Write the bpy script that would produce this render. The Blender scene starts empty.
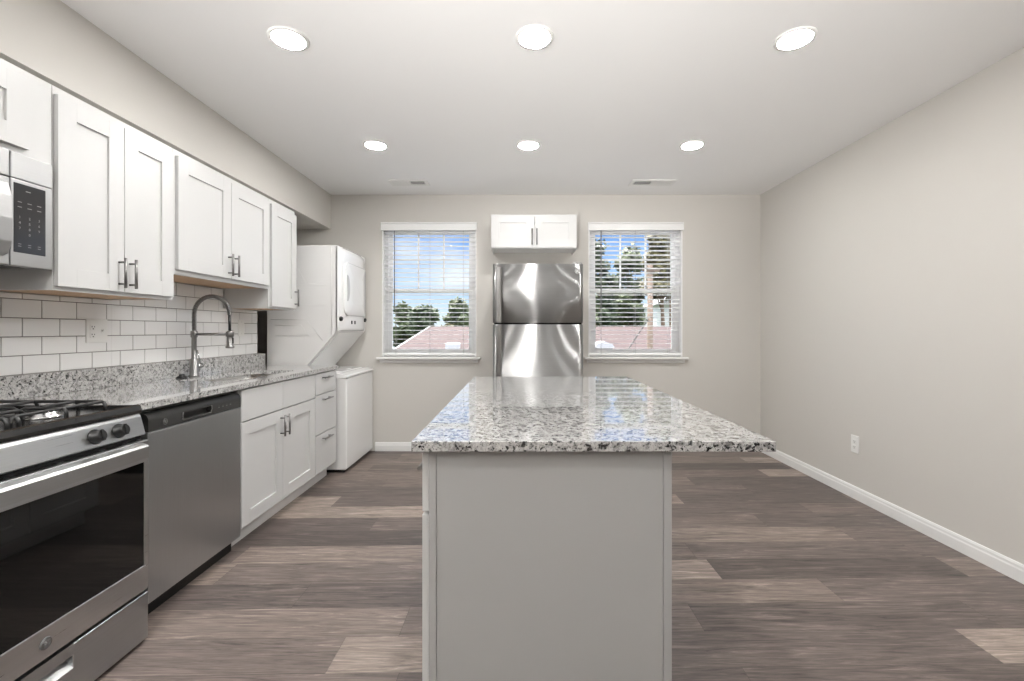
import bpy, bmesh, math, random
from mathutils import Vector, Matrix
random.seed(7)
C = bpy.context.scene.collection
SC = bpy.context.scene

# ------------------------------------------------------------------ dimensions (metres; camera looks along +Y)
EYE = 1.209
F = 450.0                      # focal length in pixels of the 1024 wide frame
XL, XR = -2.16, 2.41           # left and right walls
YB, YR = 4.50, -3.40           # back wall (windows) and rear wall behind the camera
ZC = 2.562                     # ceiling
XS, ZS = -1.885, 2.218         # soffit face and underside

# ------------------------------------------------------------------ camera
cam_data = bpy.data.cameras.new('camera')
cam = bpy.data.objects.new('camera', cam_data)
C.objects.link(cam)
cam.location = (0, 0, EYE)
cam.rotation_euler = (math.pi / 2, 0, 0)
cam_data.sensor_width = 36.0
cam_data.lens = F / 1024 * 36.0
cam_data.shift_x = -(519.5 - 512.0) / 1024
cam_data.shift_y = -(340.5 - 330.0) / 1024
cam_data.clip_start = 0.02
cam_data.clip_end = 400
SC.camera = cam

# ------------------------------------------------------------------ view, world, sun
SC.view_settings.view_transform = 'Standard'
SC.view_settings.look = 'None'
SC.view_settings.exposure = 0.15
SC.view_settings.gamma = 1.0
SC.view_settings.use_curve_mapping = False
SC.cycles.max_bounces = 10
SC.cycles.diffuse_bounces = 6
SC.cycles.glossy_bounces = 5
SC.cycles.transparent_max_bounces = 24
SC.cycles.sample_clamp_indirect = 6.0
SC.cycles.use_denoising = True

LAMP = 225.0                   # radiance of the ceiling light diffusers
SKY = 1.0

def N(nt, kind, **kw):
    n = nt.nodes.new(kind)
    for k, v in kw.items():
        if k.startswith('i_'):
            n.inputs[k[2:].replace('_', ' ')].default_value = v
        elif k[0] == 'i' and k[1:].isdigit():
            n.inputs[int(k[1:])].default_value = v
        else:
            setattr(n, k, v)
    return n

def LK(nt, a, b):
    nt.links.new(a, b)

def ramp(nt, fac, stops, interp='LINEAR'):
    r = nt.nodes.new('ShaderNodeValToRGB')
    r.color_ramp.interpolation = interp
    while len(r.color_ramp.elements) < len(stops):
        r.color_ramp.elements.new(0.5)
    for e, (p, c) in zip(r.color_ramp.elements, stops):
        e.position = p
        e.color = (c[0], c[1], c[2], 1) if not isinstance(c, (int, float)) else (c, c, c, 1)
    nt.links.new(fac, r.inputs[0])
    return r.outputs[0]

def math_n(nt, op, a, b=None, c=None):
    m = nt.nodes.new('ShaderNodeMath')
    m.operation = op
    for i, v in enumerate((a, b, c)):
        if v is None:
            continue
        if isinstance(v, (int, float)):
            m.inputs[i].default_value = v
        else:
            nt.links.new(v, m.inputs[i])
    return m.outputs[0]

def mixc(nt, fac, a, b, blend='MIX'):
    m = nt.nodes.new('ShaderNodeMix')
    m.data_type = 'RGBA'
    m.blend_type = blend
    for sock, v in ((m.inputs[0], fac), (m.inputs[6], a), (m.inputs[7], b)):
        if isinstance(v, (int, float)):
            sock.default_value = v
        elif isinstance(v, tuple):
            sock.default_value = (v[0], v[1], v[2], 1)
        else:
            nt.links.new(v, sock)
    return m.outputs[2]

world = bpy.data.worlds.new('sky')
SC.world = world
world.use_nodes = True
nt = world.node_tree
nt.nodes.clear()
tc = N(nt, 'ShaderNodeTexCoord')
sep = N(nt, 'ShaderNodeSeparateXYZ')
LK(nt, tc.outputs['Generated'], sep.inputs[0])
base = ramp(nt, sep.outputs['Z'], [(0.0, (0.80, 0.90, 1.0)), (0.09, (0.50, 0.72, 1.0)),
                                   (0.22, (0.13, 0.36, 0.85)), (0.8, (0.10, 0.28, 0.8))])
mp = N(nt, 'ShaderNodeMapping')
mp.inputs['Scale'].default_value = (3.2, 3.2, 11.0)
mp.inputs['Location'].default_value = (0.35, 0.0, 0.2)
LK(nt, tc.outputs['Generated'], mp.inputs[0])
cn = N(nt, 'ShaderNodeTexNoise', i_Scale=1.0, i_Detail=6.0, i_Roughness=0.55)
LK(nt, mp.outputs[0], cn.inputs['Vector'])
side = ramp(nt, sep.outputs['X'], [(0.0, 1.0), (0.16, 0.12)])      # the clouds drift on one side
cl = math_n(nt, 'MULTIPLY', ramp(nt, cn.outputs[0], [(0.46, 0.0), (0.72, 0.9)]), side)
skyc = mixc(nt, cl, base, (1.0, 1.02, 1.05))
high = ramp(nt, sep.outputs['Z'], [(0.30, 0.0), (0.70, 1.0)])      # bright haze overhead
skyc = mixc(nt, high, skyc, (1.0, 0.99, 0.97))
bg = N(nt, 'ShaderNodeBackground')
LK(nt, math_n(nt, 'MULTIPLY_ADD', high, 7.0 * SKY, SKY), bg.inputs[1])
LK(nt, skyc, bg.inputs[0])
wo = N(nt, 'ShaderNodeOutputWorld')
LK(nt, bg.outputs[0], wo.inputs[0])

sun_d = bpy.data.lights.new('sun', 'SUN')
sun = bpy.data.objects.new('sun', sun_d)
C.objects.link(sun)
sun_d.energy = 8.5
sun_d.angle = math.radians(0.6)
sun_d.color = (1.0, 0.96, 0.88)
sun.rotation_euler = Vector((0.22, -0.42, -0.88)).to_track_quat('-Z', 'Y').to_euler()

# added area light behind the camera, aimed up to brighten the ceiling
fl_d = bpy.data.lights.new('ceiling_fill', 'AREA')
fl = bpy.data.objects.new('ceiling_fill', fl_d)
C.objects.link(fl)
fl_d.shape = 'RECTANGLE'
fl_d.size = 0.5
fl_d.size_y = 1.1
fl_d.spread = math.radians(60)
fl_d.energy = 120
fl_d.color = (1.0, 0.98, 0.96)
fl.location = (-1.25, -3.0, 0.95)
fl.rotation_euler = (math.radians(90 + 36), 0, math.radians(-18))

# ------------------------------------------------------------------ materials
def new_mat(name):
    m = bpy.data.materials.new(name)
    m.use_nodes = True
    nt = m.node_tree
    b = nt.nodes['Principled BSDF']
    return m, nt, b

def plain(name, col, rough=0.5, metal=0.0, coat=0.0, bump=0.0, bscale=200.0, spec=0.5, var=0.0):
    m, nt, b = new_mat(name)
    b.inputs['Base Color'].default_value = (*col, 1)
    b.inputs['Roughness'].default_value = rough
    b.inputs['Metallic'].default_value = metal
    b.inputs['Coat Weight'].default_value = coat
    b.inputs['Specular IOR Level'].default_value = spec
    tc = N(nt, 'ShaderNodeTexCoord')
    n = N(nt, 'ShaderNodeTexNoise', i_Scale=bscale, i_Detail=3.0)
    LK(nt, tc.outputs['Object'], n.inputs['Vector'])
    if bump:
        bp = N(nt, 'ShaderNodeBump', i_Strength=bump, i_Distance=0.002)
        LK(nt, n.outputs[0], bp.inputs['Height'])
        LK(nt, bp.outputs[0], b.inputs['Normal'])
    if var:
        lo = tuple(c * (1 - var) for c in col)
        hi = tuple(min(1, c * (1 + var)) for c in col)
        LK(nt, mixc(nt, n.outputs[0], lo, hi), b.inputs['Base Color'])
    return m

M = {}
M['wall'] = plain('wall_paint', (0.615, 0.594, 0.558), 0.62, bump=0.05, bscale=350)
M['ceiling'] = plain('ceiling_paint', (0.87, 0.87, 0.865), 0.8, bump=0.05, bscale=250)
M['trim'] = plain('trim_paint', (0.82, 0.82, 0.81), 0.35)
M['cabinet'] = plain('cabinet_paint', (0.62, 0.62, 0.615), 0.38)
M['panel'] = plain('shaded_island_panel', (0.37, 0.368, 0.36), 0.5, var=0.02, bscale=4)  # white cabinetry, darkened in colour to carry the island's shade
M['cab_inside'] = plain('birch_plywood', (0.50, 0.33, 0.20), 0.6, var=0.12, bscale=30)
M['kick'] = plain('toe_kick_paint', (0.80, 0.80, 0.79), 0.5)
M['nickel'] = plain('brushed_nickel', (0.25, 0.245, 0.24), 0.36, 1.0)
M['chrome'] = plain('chrome', (0.55, 0.55, 0.55), 0.22, 1.0)
M['faucet'] = plain('faucet_steel', (0.27, 0.265, 0.26), 0.34, 1.0)
M['black'] = plain('black_plastic', (0.008, 0.008, 0.008), 0.40)
M['black_gloss'] = plain('black_glass', (0.006, 0.006, 0.006), 0.04, coat=0.3)
M['enamel'] = plain('black_enamel', (0.018, 0.018, 0.018), 0.18)
M['cast'] = plain('cast_iron', (0.02, 0.02, 0.02), 0.42, bump=0.1, bscale=400)
M['void'] = plain('dark_gap', (0.004, 0.004, 0.004), 0.9)
M['appliance'] = plain('white_enamel', (0.88, 0.88, 0.875), 0.14, coat=0.5)
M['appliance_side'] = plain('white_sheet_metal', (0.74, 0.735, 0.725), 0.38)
M['plastic'] = plain('white_plastic', (0.80, 0.80, 0.78), 0.35)
M['slot'] = plain('socket_slot', (0.05, 0.05, 0.05), 0.6)
M['badge_grey'] = plain('badge_grey', (0.17, 0.17, 0.17), 0.4)
M['den'] = plain('added_den_dark', (0.07, 0.067, 0.064), 0.6)  # dark surfaces of the added den, for the refrigerator's dark reflection
M['tile'] = plain('glazed_tile', (0.86, 0.86, 0.855), 0.10, bump=0.03, bscale=9)
M['grout'] = plain('grey_grout', (0.20, 0.19, 0.18), 0.9)
M['vinyl'] = plain('white_vinyl', (0.88, 0.88, 0.88), 0.35)
M['slat'] = plain('white_slat', (0.90, 0.90, 0.895), 0.42)
M['cord'] = plain('cord_grey', (0.5, 0.5, 0.5), 0.6)
M['wand'] = plain('tilt_wand', (0.12, 0.12, 0.12), 0.3)
M['grey_plastic'] = plain('grey_plastic', (0.20, 0.20, 0.195), 0.45)
M['print'] = plain('keypad_print', (0.22, 0.22, 0.22), 0.5)
M['fridge_side'] = plain('grey_case_paint', (0.30, 0.295, 0.29), 0.45)

_b = M['slat'].node_tree.nodes['Principled BSDF']      # thin vinyl slats let some light through
_b.inputs['Subsurface Weight'].default_value = 0.9
_b.inputs['Subsurface Radius'].default_value = (1.0, 1.0, 1.0)
_b.inputs['Subsurface Scale'].default_value = 0.008

def steel(name, axis, col=(0.55, 0.545, 0.535), rough=0.27, strength=0.25):
    m, nt, b = new_mat(name)
    tc = N(nt, 'ShaderNodeTexCoord')
    mp = N(nt, 'ShaderNodeMapping')
    s = [260.0, 260.0, 260.0]
    s['XYZ'.index(axis)] = 3.0
    mp.inputs['Scale'].default_value = s
    LK(nt, tc.outputs['Object'], mp.inputs[0])
    n = N(nt, 'ShaderNodeTexNoise', i_Scale=1.0, i_Detail=2.0)
    LK(nt, mp.outputs[0], n.inputs['Vector'])
    LK(nt, mixc(nt, n.outputs[0], tuple(c * 0.93 for c in col), tuple(min(1, c * 1.07) for c in col)), b.inputs['Base Color'])
    LK(nt, math_n(nt, 'MULTIPLY_ADD', n.outputs[0], 0.12, rough - 0.06), b.inputs['Roughness'])
    b.inputs['Metallic'].default_value = 1.0
    b.inputs['Anisotropic'].default_value = strength
    return m
M['steel_y'] = steel('brushed_steel_range', 'Y', (0.58, 0.59, 0.595), 0.30)
M['steel_dw'] = steel('brushed_steel_dishwasher', 'Z', (0.55, 0.57, 0.585), 0.34)
def streaked_steel():
    # horizontally brushed sheet: reflections smear vertically
    m, nt, b = new_mat('brushed_steel_fridge')
    nt.nodes.remove(b)
    out = nt.nodes['Material Output']
    tc = N(nt, 'ShaderNodeTexCoord')
    mp = N(nt, 'ShaderNodeMapping')
    mp.inputs['Scale'].default_value = (2.0, 2.0, 220.0)
    LK(nt, tc.outputs['Object'], mp.inputs[0])
    n = N(nt, 'ShaderNodeTexNoise', i_Scale=1.0, i_Detail=2.0)
    LK(nt, mp.outputs[0], n.inputs['Vector'])
    tg = N(nt, 'ShaderNodeTangent', direction_type='RADIAL', axis='Z')
    g = N(nt, 'ShaderNodeBsdfAnisotropic', i_Roughness=0.34, i_Anisotropy=0.78)
    LK(nt, mixc(nt, n.outputs[0], (0.38, 0.38, 0.375), (0.45, 0.45, 0.445)), g.inputs['Color'])
    LK(nt, tg.outputs[0], g.inputs['Tangent'])
    d = N(nt, 'ShaderNodeBsdfDiffuse')
    d.inputs[0].default_value = (0.35, 0.35, 0.345, 1)
    mx = N(nt, 'ShaderNodeMixShader', i0=0.10)
    LK(nt, g.outputs[0], mx.inputs[1])
    LK(nt, d.outputs[0], mx.inputs[2])
    LK(nt, mx.outputs[0], out.inputs[0])
    return m
M['steel_fridge'] = streaked_steel()
M['steel_handle_dark'] = steel('brushed_steel_fridge_handle', 'Z', (0.36, 0.355, 0.35), 0.30)
M['steel_bright'] = steel('brushed_steel_handle', 'Y', (0.52, 0.525, 0.525), 0.33)
M['steel_micro'] = steel('brushed_steel_microwave', 'Y', (0.43, 0.43, 0.43), 0.42, 0.0)
M['steel_sink'] = steel('brushed_steel_sink', 'Y', (0.62, 0.62, 0.61), 0.28)

def granite(name='speckled_granite', light=1.0, more_dark=0.0):
    m, nt, b = new_mat(name)
    tc = N(nt, 'ShaderNodeTexCoord')
    mp = N(nt, 'ShaderNodeMapping')
    mp.inputs['Rotation'].default_value = (0.3, 0.2, 0.5)
    mp.inputs['Scale'].default_value = (1.0, 1.0, 1.0)
    LK(nt, tc.outputs['Object'], mp.inputs[0])
    v = mp.outputs[0]
    n1 = N(nt, 'ShaderNodeTexNoise', i_Scale=58.0, i_Detail=5.0, i_Roughness=0.60, i_Distortion=0.7)
    n2 = N(nt, 'ShaderNodeTexNoise', i_Scale=125.0, i_Detail=4.0, i_Roughness=0.62, i_Distortion=0.5)
    n3 = N(nt, 'ShaderNodeTexNoise', i_Scale=10.0, i_Detail=3.0, i_Roughness=0.6)
    for n in (n1, n2, n3):
        LK(nt, v, n.inputs['Vector'])
    base = ramp(nt, n2.outputs[0], [(0.32, (0.30, 0.295, 0.29)), (0.48, (0.50, 0.495, 0.485)), (0.64, (0.68, 0.675, 0.665))])
    cloud = math_n(nt, 'MULTIPLY_ADD', n3.outputs[0], 0.22, -0.11)
    g = math_n(nt, 'ADD', n1.outputs[0], cloud)
    grey = ramp(nt, g, [(0.49, 0.0), (0.57, 1.0)])
    col = mixc(nt, math_n(nt, 'MULTIPLY', grey, 0.60), base, (0.20, 0.195, 0.19))
    dk = math_n(nt, 'ADD', n2.outputs[0], math_n(nt, 'MULTIPLY_ADD', n1.outputs[0], 0.6, -0.30))
    dark = ramp(nt, dk, [(0.575 - more_dark, 0.0), (0.63 - more_dark, 1.0)])
    col = mixc(nt, 1.0, col, (light, light, light), 'MULTIPLY')
    col = mixc(nt, dark, col, (0.022, 0.022, 0.023))
    LK(nt, col, b.inputs['Base Color'])
    b.inputs['Roughness'].default_value = 0.05
    b.inputs['Coat Weight'].default_value = 0.6
    b.inputs['Coat Roughness'].default_value = 0.03
    return m
M['granite'] = granite()
M['granite_island'] = granite('speckled_granite_deepened', 0.98, 0.045)  # counter stone again, dark specks added to deepen the shaded front edge

def planks():
    m, nt, b = new_mat('vinyl_planks')
    W_, L_ = 0.1888, 1.22
    tc = N(nt, 'ShaderNodeTexCoord')
    sp = N(nt, 'ShaderNodeSeparateXYZ')
    LK(nt, tc.outputs['Object'], sp.inputs[0])
    ysk = math_n(nt, 'MULTIPLY_ADD', sp.outputs['X'], -0.02, sp.outputs['Y'])
    yy = math_n(nt, 'MULTIPLY_ADD', ysk, 1 / W_, -0.085 / W_ + 40.0)
    row = math_n(nt, 'FLOOR', yy)
    fy = math_n(nt, 'FRACT', yy)
    wn = N(nt, 'ShaderNodeTexWhiteNoise', noise_dimensions='1D')
    LK(nt, row, wn.inputs['W'])
    xx = math_n(nt, 'ADD', math_n(nt, 'MULTIPLY_ADD', sp.outputs['X'], 1 / L_, 20.0), wn.outputs[0])
    col_ = math_n(nt, 'FLOOR', xx)
    fx = math_n(nt, 'FRACT', xx)
    cv = N(nt, 'ShaderNodeCombineXYZ')
    LK(nt, row, cv.inputs[0]); LK(nt, col_, cv.inputs[1])
    cw = N(nt, 'ShaderNodeTexWhiteNoise', noise_dimensions='2D')
    LK(nt, cv.outputs[0], cw.inputs['Vector'])
    tone = ramp(nt, cw.outputs[0], [(0.0, (0.088, 0.071, 0.064)), (0.35, (0.134, 0.108, 0.097)),
                                    (0.65, (0.182, 0.146, 0.128)), (0.85, (0.235, 0.189, 0.162)), (1.0, (0.30, 0.246, 0.213))])
    gv = N(nt, 'ShaderNodeCombineXYZ')
    off = math_n(nt, 'MULTIPLY', cw.outputs[0], 57.0)
    LK(nt, math_n(nt, 'ADD', math_n(nt, 'MULTIPLY', sp.outputs['X'], 2.6), off), gv.inputs[0])
    LK(nt, math_n(nt, 'MULTIPLY_ADD', sp.outputs['Y'], 34.0, off), gv.inputs[1])
    g1 = N(nt, 'ShaderNodeTexNoise', i_Scale=1.0, i_Detail=9.0, i_Roughness=0.72, i_Distortion=1.6)
    LK(nt, gv.outputs[0], g1.inputs['Vector'])
    gv2 = N(nt, 'ShaderNodeCombineXYZ')
    LK(nt, math_n(nt, 'MULTIPLY_ADD', sp.outputs['X'], 9.0, off), gv2.inputs[0])
    LK(nt, math_n(nt, 'MULTIPLY', sp.outputs['Y'], 170.0), gv2.inputs[1])
    g2 = N(nt, 'ShaderNodeTexNoise', i_Scale=1.0, i_Detail=4.0, i_Roughness=0.6)
    LK(nt, gv2.outputs[0], g2.inputs['Vector'])
    k1 = ramp(nt, g1.outputs[0], [(0.32, 0.36), (0.44, 0.80), (0.56, 1.12), (0.68, 1.9)])
    k2 = ramp(nt, g2.outputs[0], [(0.25, 0.66), (0.5, 1.0), (0.8, 1.36)])
    c = mixc(nt, 1.0, tone, k1, 'MULTIPLY')
    c = mixc(nt, 1.0, c, k2, 'MULTIPLY')
    gapy = math_n(nt, 'LESS_THAN', fy, 0.012)
    gapx = math_n(nt, 'LESS_THAN', fx, 0.002)
    gap = math_n(nt, 'MAXIMUM', gapy, gapx)
    c = mixc(nt, math_n(nt, 'MULTIPLY', gap, 0.55), c, (0.05, 0.04, 0.035))
    LK(nt, c, b.inputs['Base Color'])
    LK(nt, math_n(nt, 'MULTIPLY_ADD', g2.outputs[0], 0.15, 0.36), b.inputs['Roughness'])
    b.inputs['Specular IOR Level'].default_value = 0.4
    bp = N(nt, 'ShaderNodeBump', i_Strength=0.12, i_Distance=0.002)
    LK(nt, math_n(nt, 'SUBTRACT', g2.outputs[0], gap), bp.inputs['Height'])
    LK(nt, bp.outputs[0], b.inputs['Normal'])
    return m
M['planks'] = planks()

def glass():
    m, nt, b = new_mat('window_glass')
    nt.nodes.remove(b)
    out = nt.nodes['Material Output']
    tr = N(nt, 'ShaderNodeBsdfTransparent')
    gl = N(nt, 'ShaderNodeBsdfGlossy', i_Roughness=0.01)
    fr = N(nt, 'ShaderNodeFresnel', i_IOR=1.22)
    mx = N(nt, 'ShaderNodeMixShader')
    LK(nt, fr.outputs[0], mx.inputs[0])
    LK(nt, tr.outputs[0], mx.inputs[1])
    LK(nt, gl.outputs[0], mx.inputs[2])
    LK(nt, mx.outputs[0], out.inputs[0])
    return m
M['glass'] = glass()

def emit(name, col, s):
    m, nt, b = new_mat(name)
    b.inputs['Base Color'].default_value = (0.9, 0.9, 0.9, 1)
    b.inputs['Emission Color'].default_value = (*col, 1)
    b.inputs['Emission Strength'].default_value = s
    return m
M['lamp'] = emit('lit_diffuser', (1.0, 0.985, 0.965), LAMP)

def oven_glass():
    m, nt, b = new_mat('oven_door_glass')
    tc = N(nt, 'ShaderNodeTexCoord')
    v = N(nt, 'ShaderNodeTexVoronoi', i_Scale=55.0, i_Randomness=0.0)
    LK(nt, tc.outputs['Object'], v.inputs['Vector'])
    d = ramp(nt, v.outputs['Distance'], [(0.30, (0.014, 0.014, 0.014)), (0.42, (0.005, 0.005, 0.005))])
    LK(nt, d, b.inputs['Base Color'])
    b.inputs['Roughness'].default_value = 0.035
    return m
M['oven_glass'] = oven_glass()

def shingles():
    m, nt, b = new_mat('red_shingles')
    tc = N(nt, 'ShaderNodeTexCoord')
    n = N(nt, 'ShaderNodeTexNoise', i_Scale=6.0, i_Detail=6.0)
    w = N(nt, 'ShaderNodeTexBrick', i_Scale=2.2)
    w.inputs['Color1'].default_value = (0.040, 0.0165, 0.0145, 1)
    w.inputs['Color2'].default_value = (0.028, 0.012, 0.011, 1)
    w.inputs['Mortar'].default_value = (0.012, 0.0054, 0.005, 1)
    LK(nt, tc.outputs['Object'], n.inputs['Vector'])
    LK(nt, tc.outputs['Object'], w.inputs['Vector'])
    LK(nt, mixc(nt, math_n(nt, 'MULTIPLY', n.outputs[0], 0.5), w.outputs[0], (0.044, 0.021, 0.019)), b.inputs['Base Color'])
    b.inputs['Roughness'].default_value = 0.85
    return m
M['shingles'] = shingles()
M['siding'] = plain('white_siding', (0.42, 0.43, 0.44), 0.6)
M['brick_wall'] = plain('brick_red', (0.30, 0.16, 0.13), 0.8, var=0.2, bscale=8)
M['bark'] = plain('bark', (0.13, 0.09, 0.06), 0.9, bump=0.4, bscale=20)
M['pole'] = plain('weathered_pole', (0.13, 0.095, 0.072), 0.85, var=0.15, bscale=6)
M['leaf_dark'] = plain('leaf_dark_green', (0.034, 0.054, 0.021), 0.6, var=0.5, bscale=1.2)
M['leaf_mid'] = plain('leaf_mid_green', (0.058, 0.080, 0.030), 0.6, var=0.5, bscale=1.2)
M['leaf_olive'] = plain('leaf_olive', (0.090, 0.082, 0.030), 0.6, var=0.5, bscale=1.2)
M['ground'] = plain('lawn', (0.10, 0.13, 0.05), 0.9, var=0.3, bscale=3)

# ------------------------------------------------------------------ mesh helpers
class MB:
    """Collects shapes, then links them as ONE mesh object."""
    def __init__(self):
        self.bm = bmesh.new()

    def box(self, x0, x1, y0, y1, z0, z1, bevel=0.0, seg=2):
        t = bmesh.new()
        bmesh.ops.create_cube(t, size=1.0)
        sx, sy, sz = abs(x1 - x0), abs(y1 - y0), abs(z1 - z0)
        for v in t.verts:
            v.co = Vector(((x0 + x1) / 2 + v.co.x * sx, (y0 + y1) / 2 + v.co.y * sy, (z0 + z1) / 2 + v.co.z * sz))
        if bevel > 0:
            bevel = min(bevel, 0.49 * min(sx, sy, sz))
            bmesh.ops.bevel(t, geom=t.edges[:], offset=bevel, segments=seg, profile=0.5, affect='EDGES')
        return self.merge(t)

    def ring(self, face, plane, u0, u1, z0, z1, wl, wr, wb, wt, d0, d1, bevel=0.0):
        """Rectangular frame of four pieces that meet without overlapping."""
        fbox(self, face, plane, u0, u0 + wl, z0, z1, d0, d1, bevel)
        fbox(self, face, plane, u1 - wr, u1, z0, z1, d0, d1, bevel)
        fbox(self, face, plane, u0 + wl, u1 - wr, z0, z0 + wb, d0, d1, bevel)
        fbox(self, face, plane, u0 + wl, u1 - wr, z1 - wt, z1, d0, d1, bevel)
        return self

    def merge(self, t, mat=None):
        if mat is not None:
            bmesh.ops.transform(t, matrix=mat, verts=t.verts)
        me = bpy.data.meshes.new('tmp')
        t.to_mesh(me)
        t.free()
        self.bm.from_mesh(me)
        bpy.data.meshes.remove(me)
        return self

    def prism(self, pts, axis, a, b, bevel=0.0, seg=2):
        """Extrude a 2-D outline along an axis. pts are (x,z) for Y, (y,z) for X, (x,y) for Z."""
        t = bmesh.new()
        def P(p, w):
            return {'Y': (p[0], w, p[1]), 'X': (w, p[0], p[1]), 'Z': (p[0], p[1], w)}[axis]
        va = [t.verts.new(P(p, a)) for p in pts]
        vb = [t.verts.new(P(p, b)) for p in pts]
        t.faces.new(va)
        t.faces.new(vb)
        n = len(pts)
        for i in range(n):
            t.faces.new((va[i], va[(i + 1) % n], vb[(i + 1) % n], vb[i]))
        bmesh.ops.recalc_face_normals(t, faces=t.faces[:])
        if bevel > 0:
            bmesh.ops.bevel(t, geom=t.edges[:], offset=bevel, segments=seg, profile=0.5, affect='EDGES')
        return self.merge(t)

    def lathe(self, prof, centre, axis='Z', seg=28, smooth=True):
        """prof: list of (radius, height) from the bottom; revolved about an axis through centre."""
        t = bmesh.new()
        rings = []
        for r, h in prof:
            ring = []
            for k in range(seg):
                a = 2 * math.pi * k / seg
                ring.append(t.verts.new((r * math.cos(a), r * math.sin(a), h)))
            rings.append(ring)
        for i in range(len(rings) - 1):
            for k in range(seg):
                f = t.faces.new((rings[i][k], rings[i][(k + 1) % seg], rings[i + 1][(k + 1) % seg], rings[i + 1][k]))
                f.smooth = smooth
        t.faces.new(list(reversed(rings[0])))
        t.faces.new(rings[-1])
        if axis == 'X':
            R = Matrix.Rotation(math.pi / 2, 4, 'Y')
        elif axis == '-X':
            R = Matrix.Rotation(-math.pi / 2, 4, 'Y')
        elif axis == 'Y':
            R = Matrix.Rotation(-math.pi / 2, 4, 'X')
        elif axis == '-Y':
            R = Matrix.Rotation(math.pi / 2, 4, 'X')
        elif axis == '-Z':
            R = Matrix.Rotation(math.pi, 4, 'X')
        else:
            R = Matrix.Identity(4)
        return self.merge(t, Matrix.Translation(Vector(centre)) @ R)

    def tube(self, pts, r, seg=10, caps=True):
        pts = [Vector(p) for p in pts]
        rs = r if isinstance(r, (list, tuple)) else [r] * len(pts)
        t = bmesh.new()
        rings = []
        prev = None
        for i, p in enumerate(pts):
            if i == 0:
                d = pts[1] - pts[0]
            elif i == len(pts) - 1:
                d = pts[-1] - pts[-2]
            else:
                d = (pts[i + 1] - p).normalized() + (p - pts[i - 1]).normalized()
            d.normalize()
            if prev is None:
                up = Vector((0, 0, 1)) if abs(d.z) < 0.9 else Vector((1, 0, 0))
                n = d.cross(up).normalized()
            else:
                n = (prev - d * prev.dot(d)).normalized()
            prev = n
            b = d.cross(n)
            rings.append([t.verts.new(p + (n * math.cos(2 * math.pi * k / seg) + b * math.sin(2 * math.pi * k / seg)) * rs[i]) for k in range(seg)])
        for i in range(len(rings) - 1):
            for k in range(seg):
                f = t.faces.new((rings[i][k], rings[i][(k + 1) % seg], rings[i + 1][(k + 1) % seg], rings[i + 1][k]))
                f.smooth = True
        if caps:
            t.faces.new(list(reversed(rings[0])))
            t.faces.new(rings[-1])
        bmesh.ops.recalc_face_normals(t, faces=t.faces[:])
        return self.merge(t)

    def ball(self, c, r, scale=(1, 1, 1), sub=2):
        t = bmesh.new()
        bmesh.ops.create_icosphere(t, subdivisions=sub, radius=r)
        for f in t.faces:
            f.smooth = True
        return self.merge(t, Matrix.Translation(Vector(c)) @ Matrix.Diagonal((*scale, 1)))

    def build(self, name, mat, parent=None, origin=None):
        """World-coordinate geometry becomes local to the parent's (or own) origin."""
        o_ = Vector((0, 0, 0))
        p = parent
        while p is not None:
            o_ += p.location
            p = p.parent
        me = bpy.data.meshes.new(name)
        if origin is not None and parent is None:
            o_ = Vector(origin)
        if o_.length > 0:
            bmesh.ops.translate(self.bm, vec=-o_, verts=self.bm.verts)
        self.bm.to_mesh(me)
        self.bm.free()
        me.materials.append(M[mat])
        o = bpy.data.objects.new(name, me)
        C.objects.link(o)
        if parent is not None:
            o.parent = parent
        elif origin is not None:
            o.location = origin
        return o

def thing(name, label, cat, loc=(0, 0, 0), group=None):
    o = bpy.data.objects.new(name, None)
    o.empty_display_size = 0.1
    C.objects.link(o)
    o.location = loc
    o['label'] = label
    o['category'] = cat
    if group:
        o['group'] = group
    return o

def tag(o, label, cat, group=None, kind=None):
    o['label'] = label
    o['category'] = cat
    if group:
        o['group'] = group
    if kind:
        o['kind'] = kind
    return o

def struct(o, label, cat):
    o['kind'] = 'structure'
    o['label'] = label
    o['category'] = cat
    return o

def copy_tree(o, parent=None):
    c = o.copy()
    C.objects.link(c)
    c.parent = parent
    for ch in list(o.children):
        copy_tree(ch, c)
    return c

def text_mesh(s, size, depth=0.0004):
    cu = bpy.data.curves.new('txt', 'FONT')
    cu.body = s
    cu.size = size
    cu.extrude = depth
    cu.align_x = 'CENTER'
    cu.align_y = 'CENTER'
    cu.resolution_u = 2
    ob = bpy.data.objects.new('txt', cu)
    C.objects.link(ob)
    dg = bpy.context.evaluated_depsgraph_get()
    me = bpy.data.meshes.new_from_object(ob.evaluated_get(dg))
    bpy.data.objects.remove(ob)
    bpy.data.curves.remove(cu)
    t = bmesh.new()
    t.from_mesh(me)
    bpy.data.meshes.remove(me)
    return t

# axes of the three ways a front can face: (u direction, outward direction)
FACE = {'+X': (Vector((0, 1, 0)), Vector((1, 0, 0))),
        '-X': (Vector((0, -1, 0)), Vector((-1, 0, 0))),
        '-Y': (Vector((1, 0, 0)), Vector((0, -1, 0)))}

def fbox(mb, face, plane, u0, u1, z0, z1, w0, w1, bevel=0.0, seg=1):
    """A box on a front: u across, z up, w outward from the plane (plane = coordinate along the outward axis)."""
    if face == '+X':
        return mb.box(plane + w0, plane + w1, u0, u1, z0, z1, bevel, seg)
    if face == '-X':
        return mb.box(plane - w1, plane - w0, u0, u1, z0, z1, bevel, seg)
    return mb.box(u0, u1, plane - w1, plane - w0, z0, z1, bevel, seg)

def fpt(face, plane, u, z, w):
    if face == '+X':
        return (plane + w, u, z)
    if face == '-X':
        return (plane - w, u, z)
    return (u, plane - w, z)

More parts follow.
